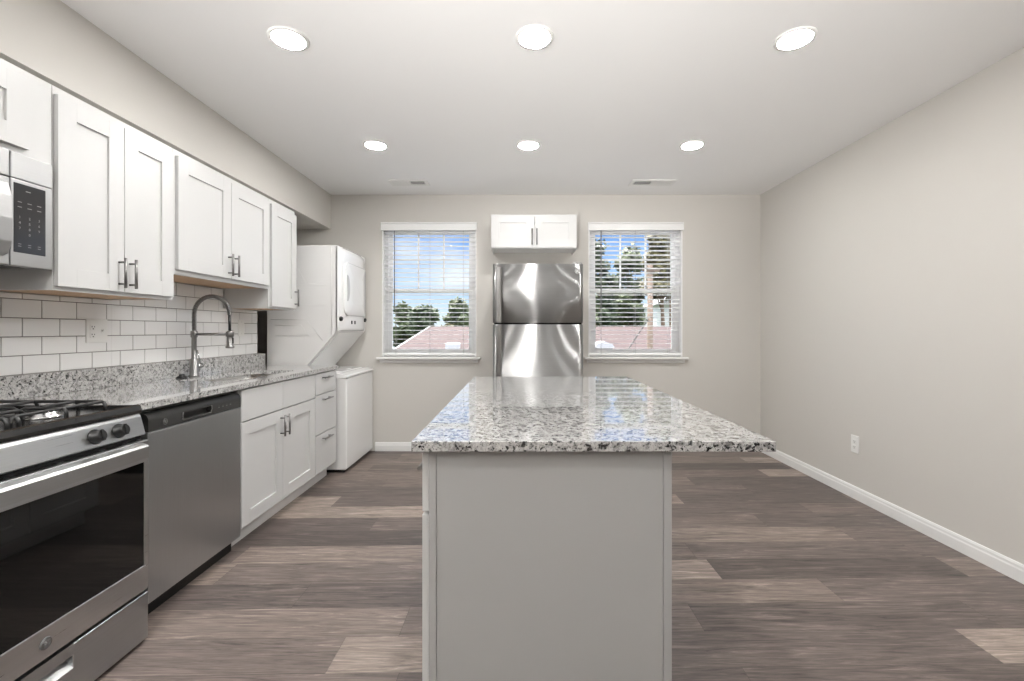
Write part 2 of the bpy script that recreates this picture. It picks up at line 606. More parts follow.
def shaker(parent, name, face, plane, u0, u1, z0, z1, rail=0.075, mat='cabinet', th=0.019):
    mb = MB()
    b = 0.0006
    fbox(mb, face, plane, u0, u0 + rail, z0, z1, 0.001, th, b)
    fbox(mb, face, plane, u1 - rail, u1, z0, z1, 0.001, th, b)
    fbox(mb, face, plane, u0 + rail - 0.0005, u1 - rail + 0.0005, z0, z0 + rail, 0.001, th, b)
    fbox(mb, face, plane, u0 + rail - 0.0005, u1 - rail + 0.0005, z1 - rail, z1, 0.001, th, b)
    fbox(mb, face, plane, u0 + rail - 0.004, u1 - rail + 0.004, z0 + rail - 0.004, z1 - rail + 0.004, 0.002, th - 0.009)
    return mb.build(name, mat, parent)

def slab_front(parent, name, face, plane, u0, u1, z0, z1, mat='cabinet', th=0.019):
    mb = MB()
    fbox(mb, face, plane, u0, u1, z0, z1, 0.001, th, 0.002, 2)
    return mb.build(name, mat, parent)

def bar_pull(parent, face, plane, u, z, length=0.135, vertical=True, mat='nickel', r=0.006, off=0.030):
    mb = MB()
    h = length / 2
    q = h * 0.72
    if vertical:
        mb.tube([fpt(face, plane, u, z - h, off), fpt(face, plane, u, z + h, off)], r, 12)
        for s in (-q, q):
            mb.tube([fpt(face, plane, u, z + s, -0.001), fpt(face, plane, u, z + s, off)], r * 0.8, 10)
    else:
        mb.tube([fpt(face, plane, u - h, z, off), fpt(face, plane, u + h, z, off)], r, 12)
        for s in (-q, q):
            mb.tube([fpt(face, plane, u + s, z, -0.001), fpt(face, plane, u + s, z, off)], r * 0.8, 10)
    return mb.build('handle', mat, parent)

# ------------------------------------------------------------------ the room
T = 0.14                       # wall thickness
YA = 3.70                      # the tiled wall ends here; the laundry alcove is deeper
XA = -2.50                     # left wall of the alcove
WIN = [(-1.375, -0.432), (0.690, 1.630)]
WZ0, WZ1 = 0.940, 2.270

struct(MB().box(XA - T, XR + T, YR - T, YB + T, -0.12, 0.0).build('floor', 'planks'),
       'floor of grey brown wood look planks', 'floor')
struct(MB().box(XA - T, XR + T, YR - T, YB + T, ZC, ZC + 0.12).build('ceiling', 'ceiling'),
       'flat white ceiling', 'ceiling')
mb = MB()
mb.box(XL - T, XL, YR - T, YA, 0, ZC)
mb.box(XA - T, XL - T, YA - T, YA, 0, ZC)
mb.box(XA - T, XA, YA, YB + T, 0, ZC)
struct(mb.build('wall_left', 'wall'), 'left kitchen wall behind the cabinets', 'wall')
struct(MB().box(XR, XR + T, -1.0, YB + T, 0, ZC).build('wall_right', 'wall'), 'plain beige right wall', 'wall')
mb = MB()
xs = [XA, WIN[0][0], WIN[0][1], WIN[1][0], WIN[1][1], XR]
for i in (0, 2, 4):
    mb.box(xs[i], xs[i + 1], YB, YB + T, 0, ZC)
for i in (1, 3):
    mb.box(xs[i], xs[i + 1], YB, YB + T, 0, WZ0)
    mb.box(xs[i], xs[i + 1], YB, YB + T, WZ1, ZC)
struct(mb.build('wall_back', 'wall'), 'beige back wall with two windows', 'wall')

# rear of the room; lit entry and dark den added for the refrigerator's reflections
RW = (-0.42, 0.19)             # doorway to the added lit entry, behind the camera
mb = MB()
mb.box(XL, RW[0], YR - T, YR, 0, ZC)
YD = -1.0                      # beyond this the right side opens to the added dark den
mb.box(RW[1], 1.72, YR - T, YR, 0, ZC)
mb.box(RW[0], RW[1], YR - T, YR, 2.30, ZC)
struct(mb.build('wall_rear', 'wall'), 'rear wall behind the camera', 'wall')
mb = MB()
mb.box(1.72, 1.86, YR - 1.6, YR - T, 0, ZC).box(1.72, 4.6, YR - 1.74, YR - 1.6, 0, ZC)
mb.box(4.46, 4.6, YR - 1.6, YD + T, 0, ZC).box(XR + T, 4.46, YD, YD + T, 0, ZC)
struct(mb.build('wall_added_den', 'den'), 'dark walls of the added unseen den behind the camera', 'wall')
struct(MB().box(XR + T, 4.6, YR - 1.74, YD + T, -0.12, 0).box(1.72, XR + T, YR - 1.74, YR - T, -0.12, 0).build('floor_added_den', 'den'), 'dark floor of the added den', 'floor')
struct(MB().box(XR + T, 4.6, YR - 1.74, YD + T, ZC, ZC + 0.12).box(1.72, XR + T, YR - 1.74, YR - T, ZC, ZC + 0.12).build('ceiling_added_den', 'den'), 'dark ceiling of the added den', 'ceiling')
mb = MB()
e0, e1, ey = -0.9, 0.7, YR - T - 1.8
mb.box(e0 - T, e0, ey, YR - T, 0, ZC).box(e1, e1 + T, ey, YR - T, 0, ZC).box(e0 - T, e1 + T, ey - T, ey, 0, ZC)
struct(mb.build('wall_added_entry', 'trim'), 'white walls of the added lit entry behind the camera', 'wall')
struct(MB().box(e0 - T, e1 + T, ey - T, YR - T, -0.12, 0).build('floor_added_entry', 'planks'), 'plank floor of the added entry', 'floor')
struct(MB().box(e0 - T, e1 + T, ey - T, YR - T, ZC, ZC + 0.12).build('ceiling_added_entry', 'ceiling'), 'white ceiling of the added entry', 'ceiling')
struct(MB().box(XL, XS, YR, YA, ZS, ZC).box(XA, XS, YA, YB, ZS, ZC).build('soffit', 'wall'),
       'beige boxed soffit above the upper cabinets', 'soffit')

struct(MB().box(XL + 0.02, -1.955, YR, 3.650, 2.1675, ZS - 0.0005).build('trim_2', 'wall'), 'narrow beige filler strip between soffit and upper cabinets', 'trim')

def baseboard(name, axis, p, s, a, b):
    """Skirting along a wall: p wall coordinate, s direction into the room."""
    prof = [(0, 0), (0.014, 0), (0.014, 0.058), (0.011, 0.066), (0.011, 0.078), (0.006, 0.088), (0, 0.088)]
    pts = [(p + s * d, z) for d, z in prof]
    return struct(MB().prism(pts, axis, a, b).build(name, 'trim'), 'white baseboard', 'baseboard')
baseboard('baseboard_right', 'Y', XR, -1, -1.0, YB)
baseboard('baseboard_back', 'X', YB, -1, -1.44, XR - 0.015)
baseboard('baseboard_rear', 'X', YR, 1, RW[1], 1.72)

# tiled backsplash: running bond of bevelled tiles over grout
def backsplash():
    P, R = 0.159, 0.0815
    g = 0.0035
    z0r, y0 = 1.0165, 1.867
    mb = MB()
    c2 = (2.372, 3.262)
    for r in range(-1, 7):
        za, zb = z0r + r * R, z0r + (r + 1) * R
        sh = 0.0 if r % 2 else P / 2
        k0 = int((0.9 - y0) / P) - 2
        for k in range(k0, 16):
            ya, yb = y0 + sh + k * P, y0 + sh + (k + 1) * P
            for (a, b, top) in ((0.9, c2[0], 1.366), (c2[0], c2[1], 1.505), (c2[1], 3.69, 1.366)):
                u0, u1 = max(ya + g / 2, a), min(yb - g / 2, b)
                w0, w1 = max(za + g / 2, 0.95), min(zb - g / 2, top)
                if u1 - u0 > 0.006 and w1 - w0 > 0.006:
                    mb.box(XL + 0.003, XL + 0.0105, u0, u1, w0, w1, 0.0012, 1)
    t = MB()
    t.box(XL, XL + 0.0085, 0.9, 3.69, 0.95, 1.366)
    t.box(XL, XL + 0.0085, c2[0], c2[1], 1.366, 1.505)
    gr = struct(t.build('trim_1', 'grout'), 'white subway tile backsplash with grey grout', 'tile')
    mb.build('tiles', 'tile', gr)
backsplash()

# windows and what is fixed in them
def window(n, x0, x1, label):
    r = struct(bpy.data.objects.new('window_%d' % n, None), label, 'window')
    r.location = ((x0 + x1) / 2, YB, WZ0)
    C.objects.link(r)
    ya, yb = YB + 0.068, YB + 0.125
    fw = 0.045
    # vinyl frame set deep in the opening
    mb = MB()
    mb.ring('-Y', yb, x0, x1, WZ0, WZ1, fw, fw, 0.03, 0.05, 0.0, yb - ya)
    mb.box(x0, x0 + 0.012, YB + 0.001, ya, WZ0 + 0.003, WZ1).box(x1 - 0.012, x1, YB + 0.001, ya, WZ0 + 0.003, WZ1)
    mb.box(x0 + 0.012, x1 - 0.012, YB + 0.001, ya, WZ1 - 0.012, WZ1)
    mb.build('frame', 'vinyl', r)
    zm = 1.595
    sx0, sx1 = x0 + fw, x1 - fw
    sw = 0.038
    # upper sash (outer track) with a 3 x 2 grid, lower sash (inner track) plain
    for nm, z0, z1, y0, y1, grid in (('upper_sash', zm - 0.01, WZ1 - 0.05, ya + 0.028, ya + 0.048, True),
                                     ('lower_sash', WZ0 + 0.03, zm + 0.035, ya + 0.004, ya + 0.026, False)):
        mb = MB()
        mb.ring('-Y', y1, sx0, sx1, z0, z1, sw, sw, 0.045, 0.04, 0.0, y1 - y0, 0.002)
        if grid:
            gx0, gx1, gz0, gz1 = sx0 + sw, sx1 - sw, z0 + 0.045, z1 - 0.04
            ym = (y0 + y1) / 2
            for k in (1, 2):
                xx = gx0 + (gx1 - gx0) * k / 3
                mb.box(xx - 0.008, xx + 0.008, ym - 0.006, ym + 0.006, gz0, gz1)
            zz = (gz0 + gz1) / 2 + 0.02
            mb.box(gx0, gx1, ym - 0.006, ym + 0.006, zz - 0.008, zz + 0.008)
        s = mb.build(nm, 'vinyl', r)
        MB().box(sx0 + sw - 0.004, sx1 - sw + 0.004, (y0 + y1) / 2 - 0.002, (y0 + y1) / 2 + 0.002, z0 + 0.04, z1 - 0.036).build('pane', 'glass', s)
    mb = MB()
    mb.box(x0 - 0.045, x1 + 0.045, YB - 0.055, YB - 0.001, WZ0 - 0.024, WZ0 - 0.001, 0.006, 2)
    mb.box(x0 + 0.001, x1 - 0.001, YB - 0.002, ya, WZ0 + 0.0005, WZ0 + 0.003)
    mb.build('sill', 'trim', r)
    MB().box(x0 - 0.02, x1 + 0.02, YB - 0.018, YB - 0.001, WZ0 - 0.058, WZ0 - 0.024, 0.003, 1).build('apron', 'trim', r)
    return r
window(1, *WIN[0], 'double hung window left of the refrigerator')
window(2, *WIN[1], 'double hung window right of the refrigerator')

def blind(x0, x1, label):
    r = thing('window_blind', label, 'blind', ((x0 + x1) / 2, YB + 0.02, WZ0), 'white slat blinds in the back windows')
    c = (x0 + x1) / 2
    # valance board stands a little proud of the wall
    mb = MB()
    mb.box(x0 - 0.008, x1 + 0.008, YB - 0.022, YB - 0.006, WZ1 - 0.068, WZ1 + 0.012, 0.004, 2)
    mb.box(x0 - 0.008, x1 + 0.008, YB - 0.026, YB - 0.006, WZ1 - 0.004, WZ1 + 0.012, 0.004, 2)
    mb.build('valance', 'slat', r)
    MB().box(x0 + 0.014, x1 - 0.014, YB + 0.006, YB + 0.058, WZ1 - 0.06, WZ1 - 0.015, 0.002, 1).build('headrail', 'slat', r)
    mb = MB()
    z = WZ1 - 0.085
    tilt = math.radians(-2.5)
    while z > WZ0 + 0.055:
        t = bmesh.new()
        bmesh.ops.create_cube(t, size=1.0)
        Mx = Matrix.Translation((c, YB + 0.033, z)) @ Matrix.Rotation(tilt, 4, 'X') @ Matrix.Diagonal((x1 - x0 - 0.030, 0.050, 0.0036, 1))
        mb.merge(t, Mx)
        z -= 0.0445
    mb.build('slat', 'slat', r)
    MB().box(x0 + 0.014, x1 - 0.014, YB + 0.008, YB + 0.058, WZ0 + 0.012, WZ0 + 0.036, 0.004, 2).build('bottom_rail', 'slat', r)
    for fx in (0.14, 0.5, 0.86):
        xx = x0 + (x1 - x0) * fx
        mb = MB()
        mb.tube([(xx, YB + 0.006, WZ1 - 0.06), (xx, YB + 0.006, WZ0 + 0.03)], 0.0012, 6)
        mb.tube([(xx, YB + 0.060, WZ1 - 0.06), (xx, YB + 0.060, WZ0 + 0.03)], 0.0012, 6)
        mb.build('ladder_cord', 'cord', r)
    xx = x0 + 0.125
    MB().tube([(xx, YB - 0.002, WZ1 - 0.07), (xx, YB - 0.003, 1.42)], [0.004, 0.005], 8).build('tilt_wand', 'wand', r)
    return r
blind(*WIN[0], 'white slat blind in the window left of the refrigerator')
blind(*WIN[1], 'white slat blind in the window right of the refrigerator')

# ------------------------------------------------------------------ ceiling fixtures
def downlight(x, y, label):
    r = thing('ceiling_light', label, 'ceiling light', (x, y, ZC), 'round recessed ceiling lights')
    MB().lathe([(0.089, 0.0), (0.089, 0.003), (0.083, 0.006), (0.074, 0.008), (0.071, 0.006), (0.071, 0.0)], (x, y, ZC), '-Z', 40).build('trim_ring', 'plastic', r)
    MB().lathe([(0.0705, 0.0), (0.0705, 0.007), (0.060, 0.009), (0.02, 0.010)], (x, y, ZC), '-Z', 40).build('diffuser', 'lamp', r)
    return r
l0 = downlight(-1.072, 2.09, 'recessed round ceiling light nearest the upper cabinets, front row')
spots = [(0.070, 2.08, 'recessed round ceiling light in the middle of the front row'),
         (1.280, 2.09, 'recessed round ceiling light on the right of the front row'),
         (-1.053, 3.29, 'recessed round ceiling light on the left of the row near the vents'),
         (0.066, 3.29, 'recessed round ceiling light in the middle of the row near the windows'),
         (1.262, 3.29, 'recessed round ceiling light on the right of the row near the windows'),
         (-1.07, 0.30, 'added unseen round ceiling light above the camera, left'),  # from here on lamps added outside the view for extra light
         (1.27, 0.30, 'added unseen round ceiling light above the camera, right'),
         (-1.07, -1.8, 'added unseen round ceiling light by the rear wall'),
         (-0.12, YR - 1.1, 'added unseen round ceiling light in the added entry')]
for x, y, lb in spots:
    o = copy_tree(l0)
    o.location = (x, y, ZC)
    o['label'] = lb

def vent(x0, x1, y0, y1, dark_right, label):
    r = thing('ceiling_vent', label, 'vent', ((x0 + x1) / 2, (y0 + y1) / 2, ZC), 'white ceiling vents by the back wall')
    z0, z1 = ZC - 0.010, ZC - 0.0005
    fr = 0.028
    xm = (x0 + x1) / 2
    mb = MB()
    mb.box(x0, x1, y0, y0 + fr, z0, z1).box(x0, x1, y1 - fr, y1, z0, z1)
    mb.box(x0, x0 + fr, y0 + fr, y1 - fr, z0, z1).box(x1 - fr, x1, y0 + fr, y1 - fr, z0, z1)
    mb.box(xm - 0.009, xm + 0.009, y0 + fr, y1 - fr, z0, z1)
    mb.build('frame', 'plastic', r)
    MB().box(x0 + fr, x1 - fr, y0 + fr, y1 - fr, ZC - 0.0012, ZC - 0.0004).build('backing', 'void', r)
    mb = MB()
    for a, b, right in ((x0 + fr, xm - 0.009, False), (xm + 0.009, x1 - fr, True)):
        k = 9
        for i in range(k):
            xx = a + (b - a) * (i + 0.5) / k
            t = bmesh.new()
            bmesh.ops.create_cube(t, size=1.0)
            ang = math.radians(58 if right else -58) if right == dark_right else math.radians(80)
            w = 0.0085 if (right == dark_right) else 1.62 * (b - a) / k
            mb.merge(t, Matrix.Translation((xx, (y0 + y1) / 2, ZC - 0.007)) @ Matrix.Rotation(ang, 4, 'Y') @ Matrix.Diagonal((0.0012, y1 - y0 - 2 * fr, w * 0.7, 1)))
    mb.build('louver', 'plastic', r)
vent(-1.185, -0.835, 4.04, 4.20, True, 'white ceiling vent above the left window')
vent(1.015, 1.415, 4.04, 4.20, False, 'white ceiling vent above the right window')

# ------------------------------------------------------------------ outlets
def outlet_face(r, face, plane, u, z, w0):
    """The two sockets of a duplex outlet."""
    for dz in (-0.0195, 0.0195):
        mb = MB()
        fbox(mb, face, plane, u - 0.0165, u + 0.0165, z + dz - 0.0145, z + dz + 0.0145, w0, w0 + 0.003, 0.0014, 1)
        sk_ = mb.build('socket', 'plastic', r)
        for du, hh in ((-0.0065, 0.0075), (0.0065, 0.006)):
            fbox(MB_ := MB(), face, plane, u + du - 0.0016, u + du + 0.0016, z + dz + 0.002 - hh / 2, z + dz + 0.002 + hh / 2, w0 + 0.0025, w0 + 0.0036)
            MB_.build('slot', 'slot', sk_)
        fbox(MB_ := MB(), face, plane, u - 0.003, u + 0.003, z + dz - 0.011, z + dz - 0.006, w0 + 0.0025, w0 + 0.0036)
        MB_.build('ground_slot', 'slot', sk_)

r = thing('wall_outlet', 'white duplex outlet low on the bare right wall', 'outlet', (XR, 3.228, 0.39))
mb = MB()
fbox(mb, '-X', XR, 3.228 - 0.037, 3.228 + 0.037, 0.391 - 0.062, 0.391 + 0.062, 0.0, 0.006, 0.003, 2)
mb.build('cover_plate', 'plastic', r)
outlet_face(r, '-X', XR, 3.228, 0.391, 0.006)

XT = XL + 0.0105               # tile face
r = thing('outlet_switch_plate', 'white double cover plate with outlet and toggle switch on the tiles', 'outlet', (XT, 2.285, 1.204))
mb = MB()
fbox(mb, '+X', XT, 2.285 - 0.058, 2.285 + 0.058, 1.204 - 0.060, 1.204 + 0.060, 0.0, 0.006, 0.003, 2)
mb.build('cover_plate', 'plastic', r)
outlet_face(r, '+X', XT, 2.285 - 0.025, 1.204, 0.006)
mb = MB()
fbox(mb, '+X', XT, 2.285 + 0.020, 2.285 + 0.030, 1.204 - 0.012, 1.204 + 0.012, 0.005, 0.008, 0.001, 1)
mb.tube([(XT + 0.006, 2.310, 1.204), (XT + 0.020, 2.310, 1.211)], [0.005, 0.0035], 8)
mb.build('toggle', 'plastic', r)
r = thing('blank_plate', 'plain white cover plate on the tiles behind the faucet spout', 'cover plate', (XT, 3.47, 1.22))
mb = MB()
fbox(mb, '+X', XT, 3.47 - 0.036, 3.47 + 0.036, 1.225 - 0.062, 1.225 + 0.062, 0.0, 0.006, 0.003, 2)
mb.build('cover_plate', 'plastic', r)
for s in (-0.045, 0.045):
    MB().lathe([(0.003, 0.0), (0.003, 0.0008), (0.001, 0.001)], (XT + 0.006, 3.47, 1.225 + s), 'X', 10).build('screw', 'cord', r)

# ------------------------------------------------------------------ base run
XC = -1.526                    # face of the doors and drawers
XB = XC - 0.019                # face of the cabinet boxes
XW = XL + 0.012                # back of everything that stands against the wall

def base_box(name, label, y0, y1):
    r = thing(name, label, 'cabinet', ((XW + XB) / 2, (y0 + y1) / 2, 0), 'white base cabinets')
    mb = MB()
    xi = XB - 0.018
    mb.box(XW, xi, y0, y0 + 0.018, 0.105, 0.886).box(XW, xi, y1 - 0.018, y1, 0.105, 0.886)
    mb.box(XW, xi, y0 + 0.018, y1 - 0.018, 0.105, 0.123).box(XW, XW + 0.012, y0 + 0.018, y1 - 0.018, 0.123, 0.886)
    mb.ring('+X', xi, y0, y1, 0.105, 0.886, 0.035, 0.035, 0.03, 0.038, 0.0, 0.018)
    fbox(mb, '+X', xi, y0 + 0.035, y1 - 0.035, 0.68, 0.73, 0.0, 0.018)
    mb.build('body', 'cabinet', r)
    MB().box(XW, XB - 0.062, y0 + 0.0005, y1 - 0.0005, 0.0, 0.104).build('toe_kick', 'kick', r)
    return r

sb = base_box('sink_cabinet', 'white base cabinet with two shaker doors under the sink', 2.468, 3.363)
ym = 2.903
for a, b in ((2.472, ym - 0.001), (ym + 0.001, 3.359)):
    slab_front(sb, 'false_drawer_front', '+X', XB, a, b, 0.703, 0.876)
d = shaker(sb, 'door', '+X', XB, 2.472, ym - 0.0012, 0.117, 0.696)
bar_pull(d, '+X', XC, ym - 0.028, 0.598)
d = shaker(sb, 'door', '+X', XB, ym + 0.0012, 3.359, 0.117, 0.696)
bar_pull(d, '+X', XC, ym + 0.028, 0.598)

db = base_box('drawer_cabinet', 'narrow white base cabinet with three drawers beside the washer', 3.364, 3.750)
for z0, z1 in ((0.717, 0.876), (0.413, 0.710), (0.117, 0.406)):
    d = slab_front(db, 'drawer', '+X', XB, 3.367, 3.746, z0, z1)
    bar_pull(d, '+X', XC, 3.54, z1 - 0.036, 0.15, False)

# dishwasher
r = thing('dishwasher', 'stainless dishwasher with dark control strip between range and sink cabinet', 'dishwasher', (-1.83, 2.165, 0))
y0, y1 = 1.850, 2.463
MB().box(XW + 0.02, XB - 0.02, y0, y1, 0.0800, 0.872).build('tub_body', 'grey_plastic', r)
MB().box(XW + 0.02, -1.578, y0, y1, 0.0, 0.0795).build('toe_panel', 'black', r)
MB().box(XB - 0.019, XC, y0, y1, 0.080, 0.786, 0.004, 2).build('door', 'steel_dw', r)
arc = [(XB - 0.019, 0.868), (-1.560, 0.868)]
for k in range(7):
    a = math.pi / 2 * k / 6
    arc.append((-1.560 + 0.034 * math.sin(a), 0.834 + 0.034 * math.cos(a)))
arc += [(XC, 0.789), (XB - 0.019, 0.789)]
# control strip in three lengths so that the pocket handle is a real recess
mb = MB()
py0, py1 = 2.035, 2.235
mb.prism(arc, 'Y', y0, py0).prism(arc, 'Y', py1, y1)
lip = [(XB - 0.019, 0.868), (-1.560, 0.868)]
for k in range(7):
    a = math.pi / 2 * k / 6
    lip.append((-1.560 + 0.034 * math.sin(a), 0.834 + 0.034 * math.cos(a)))
lip += [(XC, 0.833), (XC - 0.028, 0.831), (XB - 0.019, 0.831)]
mb.prism(lip, 'Y', py0, py1)
mb.prism([(XB - 0.019, 0.789), (XC, 0.789), (XC, 0.802), (XC - 0.028, 0.802), (XC - 0.028, 0.832), (XB - 0.019, 0.832)], 'Y', py0, py1)
cp = mb.build('control_strip', 'grey_plastic', r)
M['strip'] = plain('control_strip_dark', (0.035, 0.035, 0.034), 0.30)
cp.data.materials[0] = M['strip']
mb = MB()
mb.tube([(XC + 0.001, py0 + 0.006, 0.836), (XC + 0.001, py0 + 0.002, 0.820), (XC + 0.001, py0 + 0.010, 0.802), (XC + 0.001, py1 - 0.010, 0.802), (XC + 0.001, py1 - 0.002, 0.820), (XC + 0.001, py1 - 0.006, 0.836)], 0.0022, 8)
mb.build('pocket_rim', 'nickel', cp)
mb = MB()
for k, yy in enumerate((2.285, 2.315, 2.345, 2.375)):
    fbox(mb, '+X', XC, yy - 0.005, yy + 0.005, 0.814, 0.818, 0.0, 0.001)
    fbox(mb, '+X', XC, yy - 0.003, yy + 0.003, 0.822, 0.8235, 0.0, 0.001)
mb.build('button_print', 'print', cp)

def monogram(parent, face, plane, u, z, rad, disc_mat, ink_mat):
    """Round appliance badge: a disc, a rim and two looping script letters."""
    mb = MB()
    ax = {'+X': 'X', '-Y': '-Y'}[face]
    mb.lathe([(rad, 0.0), (rad, 0.002), (rad * 0.94, 0.003), (rad * 0.2, 0.0032)], fpt(face, plane, u, z, 0.0), ax, 32)
    b = mb.build('badge', disc_mat, parent)
    mb = MB()
    def path(pts, r):
        mb.tube([fpt(face, plane, u + x * rad, z + y * rad, 0.0036) for x, y in pts], r * rad, 6)
    path([(math.cos(a) * 0.84, math.sin(a) * 0.84) for a in [2 * math.pi * k / 32 for k in range(33)]], 0.06)
    path([(-0.05 + 0.0, 0.30), (-0.20, 0.46), (-0.42, 0.36), (-0.50, 0.08), (-0.40, -0.16), (-0.20, -0.10), (-0.06, 0.14), (-0.04, 0.02), (-0.10, -0.34), (-0.28, -0.50), (-0.40, -0.38)], 0.07)
    path([(0.46, 0.34), (0.28, 0.46), (0.12, 0.30), (0.18, 0.10), (0.34, 0.06), (0.14, 0.0), (0.06, -0.20), (0.18, -0.38), (0.38, -0.34), (0.50, -0.20)], 0.07)
    mb.build('script', ink_mat, b)
    return b
monogram(r, '+X', XC, 1.935, 0.815, 0.014, 'strip', 'grey_plastic')

# countertop with the sink cut-out (frame of four slabs in one mesh) and the low granite upstand
XF = -1.515
SX0, SX1, SY0, SY1 = -1.985, -1.622, 2.585, 3.285
ZT = 0.915
ct = thing('countertop', 'speckled granite countertop around the sink', 'countertop', (-1.83, 2.77, 0.886))
def rounded(x0, x1, y0, y1, r, n=6):
    pts = []
    for cx, cy, a0 in ((x1 - r, y1 - r, 0), (x0 + r, y1 - r, 90), (x0 + r, y0 + r, 180), (x1 - r, y0 + r, 270)):
        for k in range(n + 1):
            a = math.radians(a0 + 90 * k / n)
            pts.append((cx + r * math.cos(a), cy + r * math.sin(a)))
    return pts
def slab_with_hole(x0, x1, y0, y1, z0, z1, hole):
    """Rectangular slab with a rounded hole: ring of quads on the top and bottom, walls inside and out."""
    t = bmesh.new()
    n = len(hole)
    cx, cy = sum(p[0] for p in hole) / n, sum(p[1] for p in hole) / n
    outer = []
    for px, py in hole:
        dx, dy = px - cx, py - cy
        s = min(((x1 - cx) / dx if dx > 0 else (x0 - cx) / dx) if abs(dx) > 1e-9 else 1e9,
                ((y1 - cy) / dy if dy > 0 else (y0 - cy) / dy) if abs(dy) > 1e-9 else 1e9)
        outer.append([cx + dx * s, cy + dy * s])
    for c in ((x0, y0), (x0, y1), (x1, y0), (x1, y1)):
        k = min(range(n), key=lambda i: (outer[i][0] - c[0]) ** 2 + (outer[i][1] - c[1]) ** 2)
        outer[k] = list(c)
    def ring(pts, z):
        return [t.verts.new((p[0], p[1], z)) for p in pts]
    ot, ob_, ht, hb = ring(outer, z1), ring(outer, z0), ring(hole, z1), ring(hole, z0)
    for i in range(n):
        j = (i + 1) % n
        t.faces.new((ot[i], ot[j], ht[j], ht[i]))
        t.faces.new((ob_[j], ob_[i], hb[i], hb[j]))
        t.faces.new((ot[j], ot[i], ob_[i], ob_[j]))
        t.faces.new((ht[i], ht[j], hb[j], hb[i]))
    bmesh.ops.recalc_face_normals(t, faces=t.faces[:])
    return t
hole = rounded(SX0, SX1, SY0, SY1, 0.07)
mb = MB()
mb.merge(slab_with_hole(XL + 0.012, XF, 2.45, 3.768, ZT - 0.028, ZT, hole))
mb.box(XL + 0.012, XF, 1.768, 2.45, ZT - 0.028, ZT)
mb.build('slab', 'granite', ct)
MB().box(XL + 0.0115, XL + 0.031, 1.768, 3.768, ZT, 1.0145, 0.0015, 1).build('upstand', 'granite', ct)

# sink bowl under the cut-out
def tub(hole_top, z_top, z_bot, shrink, th=0.0015):
    t = bmesh.new()
    n = len(hole_top)
    cx, cy = sum(p[0] for p in hole_top) / n, sum(p[1] for p in hole_top) / n
    def ring(s, z, grow=0.0):
        out = []
        for p in hole_top:
            dx, dy = p[0] - cx, p[1] - cy
            l = math.hypot(dx, dy)
            out.append(t.verts.new((cx + dx * s + dx / l * grow, cy + dy * s + dy / l * grow, z)))
        return out
    rs = [ring(1.0, z_top, 0.02), ring(1.0, z_top, -0.004), ring(0.985, z_bot + 0.03), ring(0.95, z_bot + 0.006), ring(0.90, z_bot), ring(0.10, z_bot - 0.004)]
    for a, b in zip(rs, rs[1:]):
        for i in range(n):
            f = t.faces.new((a[i], a[(i + 1) % n], b[(i + 1) % n], b[i]))
            f.smooth = True
    t.faces.new(rs[-1])
    bmesh.ops.recalc_face_normals(t, faces=t.faces[:])
    return t
sk = thing('kitchen_sink', 'stainless undermount sink bowl set in the granite countertop', 'sink', ((SX0 + SX1) / 2, (SY0 + SY1) / 2, ZT - 0.03))
mb = MB(); mb.merge(tub(hole, ZT - 0.029, 0.70, 0.9))
mb.build('bowl', 'steel_sink', sk)
MB().lathe([(0.045, 0.0), (0.045, 0.003), (0.03, 0.002), (0.028, -0.003), (0.01, -0.003)], ((SX0 + SX1) / 2, (SY0 + SY1) / 2, 0.6975), 'Z', 24).build('drain', 'chrome', sk)

# spring faucet
FX, FY = -2.068, 2.86
fc = thing('kitchen_faucet', 'tall brushed steel spring faucet standing behind the sink', 'faucet', (FX, FY, ZT))
MB().lathe([(0.030, 0.0), (0.030, 0.006), (0.024, 0.010), (0.024, 0.105), (0.020, 0.110), (0.0145, 0.114), (0.0145, 0.245), (0.019, 0.248), (0.019, 0.285), (0.014, 0.288)], (FX, FY, ZT + 0.0005), 'Z', 28).build('body', 'faucet', fc)
R_ = 0.113
path = [(FX, FY, ZT + 0.285), (FX, FY, ZT + 0.33), (FX, FY, ZT + 0.395)]
for k in range(1, 25):
    a = math.pi - math.pi * 1.02 * k / 24
    path.append((FX + R_ + R_ * math.cos(a), FY, ZT + 0.395 + R_ * math.sin(a)))
sp_end = len(path)
# spring coil round the hose
dense = []
for a, b in zip(path, path[1:]):
    a, b = Vector(a), Vector(b)
    for k in range(12):
        dense.append(a.lerp(b, k / 12))
L_ = 0.0
coil = []
prev = dense[0]
for i, p in enumerate(dense):
    L_ += (p - prev).length
    prev = p
    d = (dense[min(i + 1, len(dense) - 1)] - dense[max(i - 1, 0)]).normalized()
    n1 = Vector((0, 1, 0))
    n2 = d.cross(n1)
    a = 2 * math.pi * L_ / 0.0075
    coil.append(p + (n1 * math.cos(a) + n2 * math.sin(a)) * 0.0095)
mb = MB()
mb.tube(path, 0.0082, 10)
mb.build('hose', 'black', fc)
